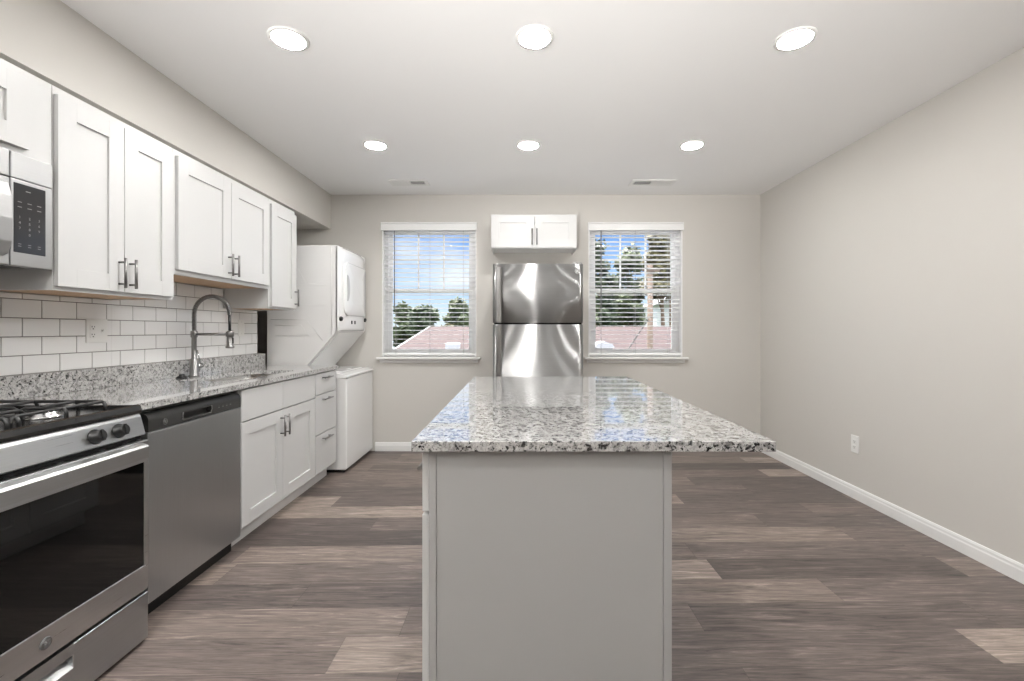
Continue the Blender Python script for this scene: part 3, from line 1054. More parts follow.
# finer sampling for the coil so that it stays round
fine = []
tot = L_
def along(s):
    acc = 0.0
    for a, b in zip(dense, dense[1:]):
        l = (b - a).length
        if acc + l >= s:
            f = (s - acc) / l if l else 0
            return a.lerp(b, f), (b - a).normalized()
        acc += l
    return dense[-1], (dense[-1] - dense[-2]).normalized()
nt_ = int(tot / 0.0085)
for k in range(nt_ * 10 + 1):
    s = tot * k / (nt_ * 10)
    p, d = along(s)
    n1 = Vector((0, 1, 0)); n2 = d.cross(n1)
    a = 2 * math.pi * k / 10
    fine.append(p + (n1 * math.cos(a) + n2 * math.sin(a)) * 0.0105)
MB().tube(fine, 0.0034, 6).build('spring', 'faucet', fc)
ex, ez = path[-1][0], path[-1][2]
MB().tube([(ex, FY, ez), (ex + 0.001, FY, ZT + 0.290)], 0.0085, 10).build('hose_end', 'black', fc)
MB().lathe([(0.012, 0.0), (0.024, 0.002), (0.025, 0.012), (0.019, 0.016), (0.018, 0.075), (0.0195, 0.105), (0.012, 0.112)], (ex + 0.002, FY, ZT + 0.178), 'Z', 24).build('spray_head', 'faucet', fc)
MB().box(ex + 0.018, ex + 0.024, FY - 0.006, FY + 0.006, ZT + 0.208, ZT + 0.245, 0.002, 1).build('spray_button', 'black', fc)
mb = MB()
mb.tube([(FX + 0.012, FY, ZT + 0.267), (ex - 0.018, FY, ZT + 0.267)], 0.0085, 12)
mb.lathe([(0.021, 0.0), (0.023, 0.004), (0.023, 0.028), (0.021, 0.032)], (ex + 0.002, FY, ZT + 0.252), 'Z', 24)
mb.build('holder_arm', 'faucet', fc)
mb = MB()
mb.tube([(FX, FY + 0.020, ZT + 0.062), (FX + 0.004, FY + 0.062, ZT + 0.066)], 0.016, 16)
mb.tube([(FX + 0.004, FY + 0.052, ZT + 0.072), (FX + 0.0, FY + 0.046, ZT + 0.11), (FX - 0.006, FY + 0.036, ZT + 0.165)], [0.005, 0.0042, 0.0036], 10)
mb.build('lever', 'chrome', fc)
r = tag(MB().lathe([(0.030, 0.0), (0.030, 0.006), (0.022, 0.012), (0.014, 0.016), (0.014, 0.024), (0.006, 0.026)], (0, 0, 0), 'Z', 24).build('sink_hole_cap', 'black', None, (0, 0, 0)),
        'small round black hole cap on the granite beside the faucet base', 'cap')
r.location = (-2.06, 2.745, ZT)

# ------------------------------------------------------------------ gas range
RY0, RY1 = 0.992, 1.752
RX = -1.445                    # face of the oven door
rg = thing('gas_range', 'stainless gas range with black grates left of the dishwasher', 'range', (-1.8, 1.372, 0))
ymid = (RY0 + RY1) / 2
MB().box(XW + 0.01, -1.50, RY0 + 0.003, RY1 - 0.003, 0.03, 0.886).build('body', 'grey_plastic', rg)
for sx in (-2.05, -1.56):
    for sy in (RY0 + 0.05, RY1 - 0.05):
        MB().lathe([(0.02, 0.0), (0.02, 0.012), (0.014, 0.03)], (sx, sy, 0.0), 'Z', 12).build('foot', 'black', rg)
# cooktop: shallow black tray with a raised rim
mb = MB()
mb.prism([(XW + 0.01, 0.887), (-1.474, 0.887), (-1.470, 0.900), (-1.476, 0.917), (-1.486, 0.920), (-1.520, 0.913), (-1.530, 0.906), (XW + 0.06, 0.906), (XW + 0.05, 0.922), (XW + 0.01, 0.922)], 'Y', RY0, RY1)
mb.box(XW + 0.01, -1.48, RY0, RY0 + 0.022, 0.9, 0.919, 0.003, 2).box(XW + 0.01, -1.48, RY1 - 0.022, RY1, 0.9, 0.919, 0.003, 2)
mb.build('cooktop', 'enamel', rg)
# burners
for bx in (-1.98, -1.66):
    for by in (ymid - 0.19, ymid + 0.19):
        b = MB().lathe([(0.060, 0.0), (0.058, 0.006), (0.044, 0.010), (0.044, 0.020), (0.030, 0.022)], (bx, by, 0.906), 'Z', 28).build('burner', 'chrome', rg)
        MB().lathe([(0.036, 0.0), (0.040, 0.003), (0.038, 0.008), (0.025, 0.010)], (bx, by, 0.928), 'Z', 28).build('burner_cap', 'cast', b)
# two grates of bent bars
def grate(y0, y1):
    mb = MB()
    zt, zb, rb = 0.942, 0.908, 0.0060
    x0, x1 = -2.08, -1.545
    def bar(p, q, bend=0.030):
        """a bar with both ends bent down to the tray"""
        p, q = Vector((p[0], p[1], zt)), Vector((q[0], q[1], zt))
        d = (q - p).normalized()
        pts = [p.copy()]
        pts[0].z = zb
        pts.append(Vector((p.x, p.y, zt - 0.014)))
        pts.append(p + d * 0.005 + Vector((0, 0, -0.005)))
        pts.append(p + d * 0.016)
        pts.append(q - d * 0.016)
        pts.append(q - d * 0.005 + Vector((0, 0, -0.005)))
        pts.append(Vector((q.x, q.y, zt - 0.016)))
        e = q.copy(); e.z = zb
        pts.append(e)
        mb.tube(pts, rb, 8)
    yc = (y0 + y1) / 2
    xc = (x0 + x1) / 2
    for yy in (y0 + 0.012, y1 - 0.012):
        bar((x0, yy), (x1, yy))
    for xx in (x0 + 0.012, x1 - 0.012):
        bar((xx, y0), (xx, y1))
    bar((xc, y0), (xc, y1))
    for bx in (-1.98, -1.66):
        for sy in (-1, 1):
            bar((bx, yc + sy * 0.03), (bx, yc + sy * (y1 - y0) / 2))
    bar((x1, yc), (-1.70, yc)); bar((x0, yc), (-1.94, yc)); bar((xc + 0.10, yc), (xc - 0.10, yc))
    return mb.build('grate', 'cast', rg)
grate(RY0 + 0.06, ymid - 0.004)
grate(ymid + 0.004, RY1 - 0.06)
# slanted control panel with knobs
mb = MB()
mb.prism([(-1.53, 0.884), (-1.480, 0.884), (-1.474, 0.872), (-1.456, 0.806), (-1.462, 0.801), (-1.53, 0.801)], 'Y', RY0, RY1)
cpn = mb.build('control_panel', 'steel_y', rg)
sl = Vector((0.0655, 0, 0.018)).normalized()
for yy in (1.100, 1.192, 1.552, 1.644):
    c = Vector((-1.4645, yy, 0.840))
    mb = MB()
    mb.lathe([(0.026, 0.0), (0.026, 0.004), (0.0215, 0.006), (0.0195, 0.026), (0.016, 0.029)], (0, 0, 0), 'Z', 24)
    mb.box(-0.0195, 0.0195, -0.0045, 0.0045, 0.006, 0.034, 0.002, 1)
    rot = Vector((0, 0, 1)).rotation_difference(sl).to_matrix().to_4x4()
    bmesh.ops.transform(mb.bm, matrix=Matrix.Translation(c) @ rot, verts=mb.bm.verts)
    mb.build('knob', 'black', cpn)
MB().box(-1.56, -1.470, RY0 + 0.004, RY1 - 0.004, 0.786, 0.800).build('gap_strip', 'void', rg)
# oven door: steel frame, glass, top edge with slots, wide flat handle
mb = MB()
mb.box(-1.497, RX, RY0, RY1, 0.206, 0.302, 0.003, 2)
mb.box(-1.497, RX, RY0, RY1, 0.700, 0.784, 0.003, 2)
mb.box(-1.497, RX, RY0, RY0 + 0.018, 0.300, 0.702, 0.002, 1).box(-1.497, RX, RY1 - 0.018, RY1, 0.300, 0.702, 0.002, 1)
od = mb.build('oven_door', 'steel_y', rg)
MB().box(-1.490, RX - 0.003, RY0 + 0.017, RY1 - 0.017, 0.298, 0.704).build('oven_window', 'oven_glass', od)
mb = MB()
for a, b in ((1.02, 1.14), (1.165, 1.285), (1.31, 1.43), (1.455, 1.575), (1.60, 1.665), (1.695, 1.73)):
    mb.box(-1.4755, -1.463, a, b, 0.7835, 0.7846)
mb.build('vent_slot', 'void', od)
mb = MB()
mb.prism([(RX - 0.002, 0.778), (RX + 0.020, 0.783), (RX + 0.038, 0.778), (RX + 0.046, 0.770), (RX + 0.044, 0.728), (RX + 0.036, 0.726), (RX + 0.034, 0.762), (RX + 0.018, 0.770), (RX - 0.002, 0.766)], 'Y', RY0 + 0.052, RY1 - 0.052)
hd = mb.build('handle', 'steel_bright', od)
monogram(od, '+X', RX, ymid, 0.254, 0.018, 'badge_grey', 'nickel')
# storage drawer with a recessed pull
mb = MB()
ha, hb = ymid - 0.095, ymid + 0.085
hz0, hz1 = 0.112, 0.158
mb.box(-1.497, RX, RY0, ha, 0.016, 0.194, 0.002, 1).box(-1.497, RX, hb, RY1, 0.016, 0.194, 0.002, 1)
mb.box(-1.497, RX, ha - 0.002, hb + 0.002, hz1, 0.194).box(-1.497, RX, ha - 0.002, hb + 0.002, 0.016, hz0)
dw = mb.build('storage_drawer', 'steel_y', rg)
M['steel_drawer'] = steel('brushed_steel_drawer', 'Y', (0.44, 0.455, 0.465), 0.34)
dw.data.materials[0] = M['steel_drawer']
mb = MB()
mb.prism([(-1.495, hz1), (-1.495, hz0), (RX + 0.001, hz0), (RX + 0.001, hz0 + 0.004), (-1.470, hz0 + 0.024), (-1.485, hz1)], 'Y', ha, hb)
mb.build('recessed_pull', 'steel_bright', dw)

# ------------------------------------------------------------------ upper cabinets
XU = -1.806                    # face of the upper doors
XUB = XU - 0.019
def upper_box(name, label, y0, y1, z0, z1=2.166, group='white upper cabinets on the left wall', wr=0.04):
    r = thing(name, label, 'cabinet', ((XW + XUB) / 2, (y0 + y1) / 2, z0), group)
    mb = MB()
    xi = XUB - 0.019
    mb.box(XW, xi, y0, y0 + 0.016, z0, z1).box(XW, xi, y1 - 0.016, y1, z0, z1)
    mb.box(XW, xi, y0 + 0.016, y1 - 0.016, z1 - 0.018, z1).box(XW, XW + 0.01, y0 + 0.016, y1 - 0.016, z0 + 0.02, z1 - 0.018)
    mb.ring('+X', xi, y0, y1, z0, z1, 0.04, wr, 0.035, 0.075, 0.0, 0.019)
    mb.build('body', 'cabinet', r)
    MB().box(XW + 0.001, xi - 0.0005, y0 + 0.0165, y1 - 0.0165, z0 + 0.004, z0 + 0.016).build('underside', 'cab_inside', r)
    return r
ZU = 1.366
c1 = upper_box('upper_cabinet', 'tall white two door upper cabinet beside the microwave', 1.757, 2.366, ZU)
yy = 2.058
d = shaker(c1, 'door', '+X', XUB, 1.762, yy - 0.0015, 1.382, 2.133)
bar_pull(d, '+X', XU, yy - 0.028, 1.466)
d = shaker(c1, 'door', '+X', XUB, yy + 0.0015, 2.350, 1.382, 2.133)
bar_pull(d, '+X', XU, yy + 0.028, 1.466)
c2 = upper_box('upper_cabinet', 'shorter white two door upper cabinet above the sink', 2.368, 3.266, 1.505)
yy = 2.822
d = shaker(c2, 'door', '+X', XUB, 2.384, yy - 0.0015, 1.530, 2.133)
bar_pull(d, '+X', XU, yy - 0.03, 1.612)
d = shaker(c2, 'door', '+X', XUB, yy + 0.0015, 3.252, 1.530, 2.133)
bar_pull(d, '+X', XU, yy + 0.03, 1.612)
c3 = upper_box('upper_cabinet', 'narrow white single door upper cabinet next to the stacked dryer', 3.268, 3.650, ZU)
d = shaker(c3, 'door', '+X', XUB, 3.285, 3.646, 1.382, 2.133)
bar_pull(d, '+X', XU, 3.616, 1.466)
c0 = upper_box('upper_cabinet', 'low white upper cabinet directly above the microwave', 0.992, 1.755, 1.852, wr=0.115)
d = shaker(c0, 'door', '+X', XUB, 1.00, 1.330, 1.872, 2.133)
bar_pull(d, '+X', XU, 1.30, 1.95)
d = shaker(c0, 'door', '+X', XUB, 1.333, 1.660, 1.872, 2.133)
bar_pull(d, '+X', XU, 1.363, 1.95)

# microwave under that cabinet
mw = thing('microwave', 'stainless over the range microwave with dark keypad', 'microwave', (-1.95, 1.372, 1.44))
mx = -1.812
MB().box(XW, mx - 0.035, RY0 + 0.003, RY1 - 0.003, 1.446, 1.849, 0.003, 1).build('case', 'fridge_side', mw)
mb = MB()
yk = 1.602                     # split between the door and the control panel
mb.box(mx - 0.034, mx, RY0 + 0.003, yk - 0.002, 1.440, 1.752, 0.004, 2)
mdoor = mb.build('door', 'steel_micro', mw)
MB().box(mx - 0.01, mx + 0.0012, RY0 + 0.06, yk - 0.085, 1.490, 1.710, 0.001, 1).build('window', 'black_gloss', mdoor)
mb = MB()
mb.prism([(mx - 0.001, 1.468), (mx + 0.020, 1.478), (mx + 0.032, 1.52), (mx + 0.036, 1.60), (mx + 0.032, 1.68), (mx + 0.020, 1.725), (mx - 0.001, 1.735), (mx - 0.001, 1.715), (mx + 0.012, 1.705), (mx + 0.020, 1.67), (mx + 0.023, 1.60), (mx + 0.020, 1.53), (mx + 0.012, 1.49), (mx - 0.001, 1.485)], 'Y', yk - 0.068, yk - 0.022, 0.003, 2)
mb.build('handle', 'steel_micro', mdoor)
mb = MB()
mb.box(mx - 0.034, mx, RY0 + 0.003, yk - 0.002, 1.755, 1.849, 0.004, 2)
mb.box(mx - 0.034, mx, yk + 0.001, RY1 - 0.003, 1.755, 1.849, 0.004, 2)
mb.build('top_grille', 'steel_micro', mw)
mb = MB()
mb.box(mx - 0.034, mx, yk + 0.001, RY1 - 0.003, 1.440, 1.7545, 0.004, 2)
mpan = mb.build('control_panel', 'steel_micro', mw)
M['keypad'] = plain('keypad_dark', (0.03, 0.03, 0.032), 0.12)
MB().box(mx - 0.006, mx + 0.0015, yk + 0.008, RY1 - 0.030, 1.488, 1.742, 0.003, 1).build('keypad', 'keypad', mpan)
mb = MB()
def put_text(s, y, z, size):
    t = text_mesh(s, size)
    # text lies in XY; stand it up facing +X with its run along +Y
    R = Matrix(((0, 0, 1, mx + 0.0019), (1, 0, 0, y), (0, 1, 0, z), (0, 0, 0, 1)))
    mb.merge(t, R)
ka = yk + 0.028
for i, rowt in enumerate(('123', '456', '789')):
    for j, ch in enumerate(rowt):
        put_text(ch, ka + j * 0.033, 1.618 - i * 0.020, 0.013)
put_text('0', ka + 0.033, 1.558, 0.013)
for zz in (1.672, 1.654):
    for j in range(3):
        mb.box(mx + 0.0014, mx + 0.002, ka + j * 0.033 - 0.007, ka + j * 0.033 + 0.007, zz, zz + 0.0025)
for zz in (1.520, 1.512):
    for j in range(3):
        mb.box(mx + 0.0014, mx + 0.002, ka + j * 0.033 - 0.005, ka + j * 0.033 + 0.005, zz, zz + 0.002)
mb.box(mx + 0.0014, mx + 0.002, ka + 0.02, ka + 0.036, 1.715, 1.718)
mb.build('keypad_print', 'print', mpan)
MB().box(XW + 0.05, mx - 0.05, RY0 + 0.06, RY1 - 0.06, 1.441, 1.4465).build('underside', 'black', mw)

# cabinet above the refrigerator
fx0, fx1, fyf = -0.264, 0.533, 4.175
r = thing('wall_cabinet', 'small white two door cabinet high above the refrigerator', 'cabinet', ((fx0 + fx1) / 2, 4.34, 1.965))
z0, z1 = 1.965, 2.285
yb_ = fyf + 0.019
mb = MB()
yi = yb_ + 0.019
mb.box(fx0, fx0 + 0.016, yi, YB - 0.001, z0, z1).box(fx1 - 0.016, fx1, yi, YB - 0.001, z0, z1)
mb.box(fx0 + 0.016, fx1 - 0.016, yi, YB - 0.001, z1 - 0.018, z1)
mb.ring('-Y', yi, fx0, fx1, z0, z1, 0.035, 0.035, 0.03, 0.03, 0.0, 0.019)
mb.build('body', 'cabinet', r)
MB().box(fx0 + 0.0165, fx1 - 0.0165, yb_ + 0.0195, YB - 0.002, z0 + 0.014, z0 + 0.022).build('underside', 'kick', r)
xm = (fx0 + fx1) / 2 + 0.004
d = shaker(r, 'door', '-Y', yb_, fx0 + 0.004, xm - 0.0015, z0 + 0.008, z1 - 0.006)
bar_pull(d, '-Y', fyf, xm - 0.022, z0 + 0.105, 0.150)
d = shaker(r, 'door', '-Y', yb_, xm + 0.0015, fx1 - 0.004, z0 + 0.008, z1 - 0.006)
bar_pull(d, '-Y', fyf, xm + 0.022, z0 + 0.105, 0.150)

# ------------------------------------------------------------------ refrigerator
rx0, rx1, ryf = -0.222, 0.528, 3.715
fr = thing('refrigerator', 'stainless top freezer refrigerator between the two windows', 'refrigerator', ((rx0 + rx1) / 2, 4.1, 0))
MB().box(rx0 + 0.006, rx1 - 0.006, ryf + 0.075, YB - 0.04, 0.03, 1.750, 0.006, 2).build('case', 'fridge_side', fr)
MB().box(rx0 + 0.02, rx1 - 0.02, ryf + 0.05, ryf + 0.09, 0.012, 0.10).build('kick_grille', 'black', fr)
for sx in (rx0 + 0.06, rx1 - 0.06):
    for sy in (ryf + 0.12, YB - 0.1):
        MB().lathe([(0.02, 0.0), (0.02, 0.03)], (sx, sy, 0.0), 'Z', 12).build('foot', 'black', fr)
def fridge_door(name, z0, z1):
    """Slightly bowed door skin with rounded side edges; a channel on the left takes the handle."""
    n = 40
    pts = []
    for k in range(n + 1):
        u = k / n
        x = rx0 + (rx1 - rx0) * u
        s = 2 * u - 1
        bow = 0.016 * (1 - s * s)
        edge = 0.016 * (max(0.0, (abs(s) - 0.94) / 0.06)) ** 2
        pts.append((x, ryf + 0.016 - bow + edge))
    pts += [(rx1, ryf + 0.068), (rx0, ryf + 0.068)]
    t = bmesh.new()
    va = [t.verts.new((p[0], p[1], z0)) for p in pts]
    vb = [t.verts.new((p[0], p[1], z1)) for p in pts]
    m = len(pts)
    for i in range(m):
        f = t.faces.new((va[i], va[(i + 1) % m], vb[(i + 1) % m], vb[i]))
        f.smooth = i < n
    t.faces.new(list(reversed(va))); t.faces.new(vb)
    bmesh.ops.recalc_face_normals(t, faces=t.faces[:])
    mb = MB(); mb.merge(t)
    return mb.build(name, 'steel_fridge', fr)
zs = 1.262
fd = fridge_door('freezer_door', zs + 0.007, 1.757)
ld = fridge_door('main_door', 0.11, zs - 0.007)
MB().box(rx0 + 0.012, rx1 - 0.012, ryf + 0.03, ryf + 0.075, zs - 0.0068, zs + 0.0068).build('door_gap', 'void', fr)
def fridge_handle(parent, z0, z1):
    mb = MB()
    x0, x1 = rx0 + 0.026, rx0 + 0.076
    mb.prism([(x0, ryf + 0.022), (x0, ryf - 0.026), (x0 + 0.008, ryf - 0.036), (x1 - 0.014, ryf - 0.040), (x1 - 0.002, ryf - 0.034), (x1, ryf - 0.026), (x1 - 0.006, ryf - 0.022), (x0 + 0.022, ryf - 0.020), (x0 + 0.018, ryf + 0.022)], 'Z', z0, z1, 0.0025, 2)
    return mb.build('handle', 'steel_handle_dark', parent)
fridge_handle(fd, zs + 0.012, 1.725)
fridge_handle(ld, 0.40, zs - 0.012)
MB().box(rx1 - 0.085, rx1 - 0.010, ryf + 0.03, ryf + 0.12, 1.752, 1.772, 0.004, 2).build('hinge_cover', 'fridge_side', fr)
MB().box(rx0 + 0.010, rx0 + 0.05, ryf + 0.03, ryf + 0.08, 1.752, 1.762, 0.003, 1).build('top_cap', 'fridge_side', fr)
monogram(fd, '-Y', ryf + 0.0125, 0.478, 1.698, 0.023, 'grey_plastic', 'trim')

# ------------------------------------------------------------------ stacked laundry centre
LY0, LY1 = 3.792, 4.472
lc = thing('laundry_center', 'white stacked washer and dryer in the left back corner', 'washer dryer', (-1.8, 4.13, 0))
XD = -1.520
mb = MB()
mb.box(-2.13, -1.462, LY0, LY1, 0.03, 0.800, 0.006, 2)
mb.build('washer_body', 'appliance_side', lc)
MB().box(-1.500, -1.456, LY0 + 0.001, LY1 - 0.001, 0.032, 0.799, 0.010, 3).build('washer_front', 'appliance', lc)
MB().box(-2.10, -1.49, LY0 + 0.03, LY1 - 0.03, 0.0, 0.031).build('base', 'black', lc)
mb = MB()
mb.prism([(-2.13, 0.801), (-1.458, 0.801), (-1.450, 0.812), (-1.458, 0.826), (-1.52, 0.842), (-1.70, 0.850), (-2.13, 0.850)], 'Y', LY0 - 0.003, LY1 + 0.003, 0.004, 2)
wt = mb.build('washer_top', 'appliance', lc)
mb = MB()
mb.prism([(-1.86, 0.850), (-1.545, 0.8385), (-1.530, 0.845), (-1.545, 0.850), (-1.86, 0.862)], 'Y', LY0 + 0.09, LY1 - 0.09, 0.002, 1)
wl = mb.build('washer_lid', 'appliance', wt)
MB().box(-1.585, -1.565, 4.10, 4.20, 0.8485, 0.8525, 0.001, 1).build('lid_grip', 'cord', wl)
body = [(-2.13, 0.850), (-1.84, 0.850), (XD - 0.012, 1.205), (XD - 0.012, 1.924), (-2.13, 1.920)]
dr = MB().prism(body, 'Y', LY0, LY1, 0.006, 2).build('dryer_body', 'appliance_side', lc)
# pressed ribs on the side panel
mb = MB()
def rib(pts, r=0.0022):
    mb.tube([(x, LY0 - 0.0005, z) for x, z in pts], r, 6)
rib([(-2.10, 1.72), (-1.86, 1.72), (-1.80, 1.60), (-1.72, 1.60)])
rib([(-2.10, 1.67), (-1.90, 1.67), (-1.85, 1.59), (-1.62, 1.59)])
rib([(-2.10, 1.42), (-1.64, 1.42)])
rib([(-2.10, 1.30), (-1.80, 1.30), (-1.66, 1.12)])
rib([(-2.06, 1.25), (-1.84, 1.25), (-1.78, 1.16), (-2.06, 1.16)])
rib([(-1.585, 1.90), (-1.585, 1.17)], 0.0025)
mb.build('side_rib', 'appliance_side', dr)
# underside panel of the slope
a = Vector((-1.84, 0.850)); b_ = Vector((XD - 0.012, 1.205))
n_ = Vector((b_.y - a.y, -(b_.x - a.x))).normalized()
p0, p1 = a.lerp(b_, 0.05), a.lerp(b_, 0.965)
mb = MB()
mb.prism([tuple(p0 - n_ * 0.002), tuple(p1 - n_ * 0.002), tuple(p1 + n_ * 0.006), tuple(p0 + n_ * 0.006)], 'Y', LY0 + 0.035, LY1 - 0.035, 0.002, 1)
mb.build('slope_panel', 'appliance', dr)
# convex front with door, knobs and buttons
pts = []
for k in range(13):
    u = k / 12
    y = LY0 + (LY1 - LY0) * u
    s = 2 * u - 1
    pts.append((XD - 0.016 + 0.030 * (1 - abs(s) ** 3.0), y))
t = bmesh.new()
outl = pts + [(XD - 0.020, LY1), (XD - 0.020, LY0)]
zprof = [(1.200, -0.016), (1.206, -0.004), (1.225, 0.0), (1.87, 0.0), (1.905, -0.006), (1.925, -0.022)]
rings = []
for z, dx in zprof:
    rings.append([t.verts.new((max(x + dx, XD - 0.024) if i < 13 else x - 0.008, y, z)) for i, (x, y) in enumerate(outl)])
m = len(outl)
for ra, rb in zip(rings, rings[1:]):
    for i in range(m):
        f = t.faces.new((ra[i], ra[(i + 1) % m], rb[(i + 1) % m], rb[i]))
        f.smooth = i < 12
t.faces.new(list(reversed(rings[0]))); t.faces.new(rings[-1])
bmesh.ops.recalc_face_normals(t, faces=t.faces[:])
mb = MB(); mb.merge(t)
df = mb.build('dryer_front', 'appliance', lc)
def front_x(y):
    s = 2 * (y - LY0) / (LY1 - LY0) - 1
    return XD - 0.016 + 0.030 * (1 - abs(s) ** 3.0)
# dryer door: rounded outline, gently bowed, with the curved finger recess
def dryer_door():
    out = rounded(LY0 + 0.085, LY1 - 0.025, 1.335, 1.80, 0.07, 6)
    t = bmesh.new()
    cy, cz = (LY0 + LY1) / 2 + 0.03, 1.56
    ringo = [t.verts.new((front_x(y) - 0.004, y, z)) for y, z in out]
    ring1 = [t.verts.new((front_x(y) + 0.010, y, z)) for y, z in out]
    def sc(s):
        return [(cy + (y - cy) * s, cz + (z - cz) * s) for y, z in out]
    ring2 = [t.verts.new((front_x(y) + 0.014, y, z)) for y, z in sc(0.96)]
    ring3 = [t.verts.new((front_x(y) + 0.015, y, z)) for y, z in sc(0.5)]
    n = len(out)
    for ra, rb in ((ringo, ring1), (ring1, ring2), (ring2, ring3)):
        for i in range(n):
            f = t.faces.new((ra[i], ra[(i + 1) % n], rb[(i + 1) % n], rb[i]))
            f.smooth = rb is not ring1
    t.faces.new(ring3)
    bmesh.ops.recalc_face_normals(t, faces=t.faces[:])
    mb = MB(); mb.merge(t)
    return mb.build('dryer_door', 'appliance', df)
dd = dryer_door()
pts = []
for k in range(15):
    a = -math.pi / 2 + math.pi * k / 14
    pts.append((LY0 + 0.125 + 0.055 * math.cos(a), 1.575 + 0.115 * math.sin(a)))
MB().prism([(p[0], p[1]) for p in pts], 'X', front_x(LY0 + 0.14) + 0.004, front_x(LY0 + 0.15) + 0.0165).build('finger_recess', 'cord', dd)
for yk_ in (LY0 + 0.045, LY1 - 0.055):
    MB().lathe([(0.020, 0.0), (0.020, 0.012), (0.014, 0.020)], (front_x(yk_) - 0.003, yk_, 1.305), 'X', 20).build('knob', 'black', df)
for yk_ in (4.04, 4.115):
    x_ = front_x(yk_)
    MB().box(x_ - 0.002, x_ + 0.006, yk_ - 0.010, yk_ + 0.010, 1.262, 1.292, 0.002, 1).build('button', 'black', df)

# ------------------------------------------------------------------ island
IX0, IX1, IY0, IY1 = -0.245, 0.412, 1.216, 2.82
isl = thing('kitchen_island', 'kitchen island with shade-toned panels and white shaker fronts under a granite top', 'island', ((IX0 + IX1) / 2, 2.02, 0))
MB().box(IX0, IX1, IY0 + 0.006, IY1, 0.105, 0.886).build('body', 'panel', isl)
MB().box(IX0 + 0.075, IX1 - 0.002, IY0 + 0.008, IY1 - 0.002, 0.0, 0.104).build('toe_kick', 'kick', isl)
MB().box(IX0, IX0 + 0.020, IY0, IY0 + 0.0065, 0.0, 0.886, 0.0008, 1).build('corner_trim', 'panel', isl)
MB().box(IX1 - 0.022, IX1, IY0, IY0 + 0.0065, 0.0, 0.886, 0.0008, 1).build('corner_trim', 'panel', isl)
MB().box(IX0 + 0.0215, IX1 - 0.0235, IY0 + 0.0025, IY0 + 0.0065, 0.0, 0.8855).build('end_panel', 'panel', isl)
for i in range(4):
    a = 1.222 + i * 0.3985
    b = a + 0.3955
    d = slab_front(isl, 'drawer', '-X', IX0, a, b, 0.716, 0.876)
    bar_pull(d, '-X', IX0 - 0.019, (a + b) / 2, 0.795, 0.15, False, off=0.036)
    d = shaker(isl, 'door', '-X', IX0, a, b, 0.117, 0.708)
    bar_pull(d, '-X', IX0 - 0.019, b - 0.028 if i % 2 == 0 else a + 0.028, 0.61)
tag(MB().box(-0.287, 0.680, 1.190, 2.850, 0.8865, 0.9145, 0.002, 2).build('island_countertop', 'granite_island', None, (0.2, 2.02, 0.8865)),
    'polished speckled granite slab on the kitchen island', 'countertop')

# ------------------------------------------------------------------ outside
struct(MB().box(-60, 60, 5.2, 90, -3.4, -3.2).build('ground', 'ground'), 'lawn beyond the windows', 'ground')

hs = thing('neighbor_house', 'long house with a red brown shingle roof outside the windows', 'house', (2.5, 13, -3.2))
mb = MB()
mb.prism([(9.0, 0.41), (16.0, 1.33), (23.0, 0.41), (22.8, 0.29), (16.0, 1.18), (9.2, 0.29)], 'X', -3.15, 9.0)
mb.build('roof', 'shingles', hs)
MB().prism([(9.6, -3.2), (22.4, -3.2), (22.4, 0.25), (16.0, 1.10), (9.6, 0.25)], 'X', -2.8, 8.7).build('wall', 'siding', hs)
mb = MB()
mb.prism([(8.98, 0.40), (16.0, 1.345), (23.02, 0.40), (23.02, 0.25), (16.0, 1.17), (8.98, 0.25)], 'X', -3.21, -3.152)
mb.build('rake_board', 'grey_plastic', hs)
mb = MB()
mb.box(1.80, 2.20, 10.6, 11.1, 0.60, 0.78).prism([(1.75, 0.78), (2.25, 0.78), (2.18, 0.88), (2.0, 0.94), (1.82, 0.88)], 'Y', 10.55, 11.15)
tag(mb.build('roof_vent', 'siding', None, (2.0, 10.8, -0.4)), 'white roof box with peaked cap on the red roof', 'roof vent')
mb = MB()
mb.box(-1.87, -1.53, 11.3, 11.7, 0.69, 0.88, 0.03, 2)
tag(mb.build('roof_fan', 'siding', None, (-1.7, 12.6, 0.1)), 'small white box on the red roof seen through the left window', 'roof vent')

wh = thing('white_house', 'distant white house behind the utility pole', 'house', (12.7, 41, -3.2))
MB().box(11.9, 14.5, 39, 43, -3.2, 3.4).build('wall', 'siding', wh)
MB().prism([(11.6, 3.35), (14.8, 3.35), (13.2, 4.3)], 'Y', 38.7, 43.3).build('roof', 'grey_plastic', wh)
up = thing('utility_pole', 'brown wooden utility pole outside the right window', 'utility pole', (2.41, 8.3, -3.2))
MB().tube([(2.41, 8.3, -3.2), (2.41, 8.3, 2.42)], [0.065, 0.048], 14).build('shaft', 'pole', up)
MB().tube([(2.38, 8.28, 1.43), (0.6, 8.1, -1.19), (-0.72, 8.0, -3.19)], 0.012, 8).build('guy_wire', 'black', up)
MB().box(2.41 - 0.16, 2.41 + 0.16, 8.22, 8.25, 2.28, 2.34).build('crossarm', 'pole', up)

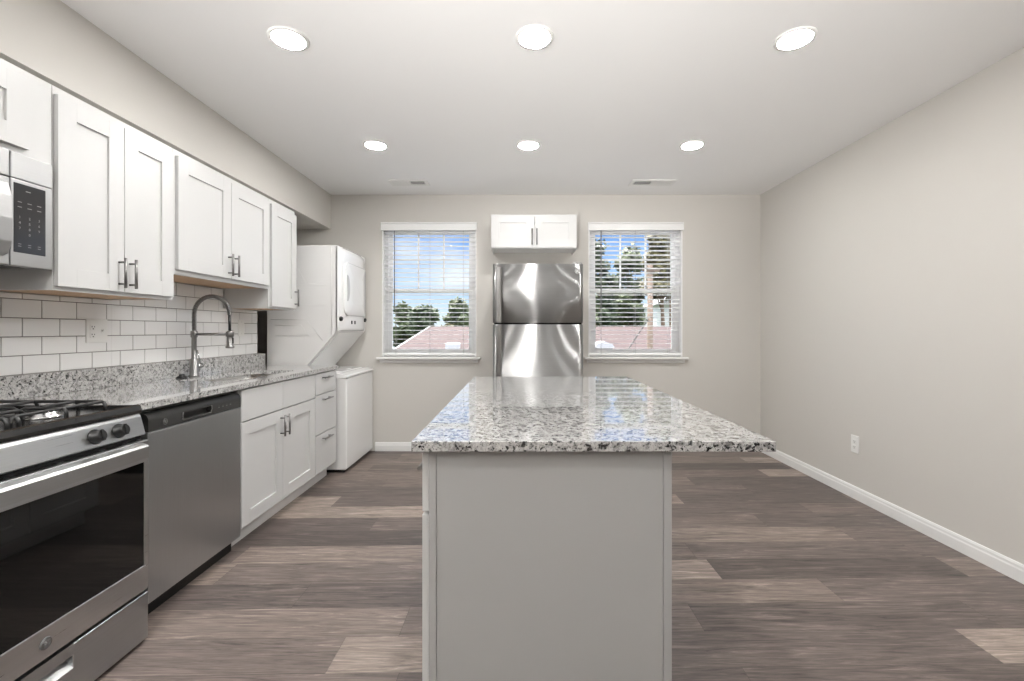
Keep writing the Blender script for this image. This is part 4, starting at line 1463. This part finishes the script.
def tree(x, y, h, w, kind, label, low=0.25, leaves=2600, size=0.26, seed=1):
    """Trunk with limbs; the crown is many leaf sprays gathered in rounded clumps inside an egg of half-width w."""
    rnd = random.Random(seed)
    z0 = -3.2
    tr = thing('tree', label, 'tree', (x, y, z0), 'trees outside the windows')
    mb = MB()
    mb.tube([(x, y, z0), (x + 0.1, y, z0 + h * 0.45), (x, y + 0.1, z0 + h * 0.85)], [0.16, 0.11, 0.04], 10)
    blobs = []
    for k in range(34):
        t = rnd.uniform(low, 1.0)
        a = rnd.uniform(0, 2 * math.pi)
        rad = w * math.sqrt(max(0.05, 1 - ((t - 0.5) / 0.58) ** 2))
        br = w * rnd.uniform(0.22, 0.36)
        rr = max(0.0, rad - br) * math.sqrt(rnd.uniform(0.1, 1.0))
        p = Vector((x + rr * math.cos(a), y + rr * math.sin(a), z0 + (h - br) * t))
        blobs.append((p, br))
        if k % 3 == 0:
            mb.tube([(x, y, z0 + h * t * 0.8), tuple(p)], [0.05, 0.015], 6)
    mb.build('trunk', 'bark', tr)
    t = bmesh.new()
    for i in range(leaves):
        p, r = rnd.choice(blobs)
        d = Vector((rnd.gauss(0, 1), rnd.gauss(0, 1), rnd.gauss(0, 0.8))).normalized() * r * rnd.uniform(0.5, 1.08)
        c = p + d
        n1 = Vector((rnd.gauss(0, 1), rnd.gauss(0, 1), rnd.gauss(0, 0.6))).normalized()
        n2 = n1.orthogonal().normalized()
        s = size * rnd.uniform(0.6, 1.3)
        q = [c + n1 * s, c + n2 * s * 0.5, c - n1 * s, c - n2 * s * 0.5]
        t.faces.new([t.verts.new(v) for v in q])
    mb = MB(); mb.merge(t)
    mb.build('crown', kind, tr)
    return tr
tree(-7.75, 31.0, 6.5, 1.55, 'leaf_mid', 'bushy green tree at the far left of the left window', seed=3, size=0.19, leaves=6000, low=0.15)
tree(-5.75, 27.0, 6.25, 1.35, 'leaf_dark', 'rounded green tree behind the left end of the red roof', seed=4, size=0.19, leaves=6000, low=0.15)
tree(-3.95, 29.0, 6.45, 1.35, 'leaf_mid', 'rounded green tree on the right of the left window', seed=5, size=0.19, leaves=6000, low=0.15)
tree(-5.6, 36.0, 5.0, 1.8, 'leaf_olive', 'low yellow green tree between the two rounded trees', seed=12, size=0.2, leaves=4000, low=0.15)
tree(4.45, 25.0, 9.6, 1.25, 'leaf_dark', 'tall loose tree at the left of the right window', seed=6, leaves=3600, size=0.17, low=0.3)
tree(6.9, 28.5, 10.0, 1.75, 'leaf_mid', 'tall green tree in the middle of the right window', seed=7, leaves=7000, size=0.19, low=0.3)
tree(7.75, 24.6, 9.9, 1.35, 'leaf_olive', 'tall olive leaved tree behind the utility pole', seed=8, leaves=5000, size=0.18, low=0.68)
tree(6.4, 33.5, 8.0, 2.0, 'leaf_mid', 'dense green tree in the distance between the taller ones', seed=9, leaves=7000, size=0.22, low=0.3)
tree(11.0, 33.0, 11.5, 2.0, 'leaf_olive', 'tall yellowish tree at the right edge of the right window', seed=10, leaves=6000, size=0.22, low=0.66)
tree(5.3, 39.5, 7.4, 2.2, 'leaf_dark', 'shorter dark tree low in the right window beside the refrigerator', seed=11, leaves=6000, size=0.22, low=0.2)
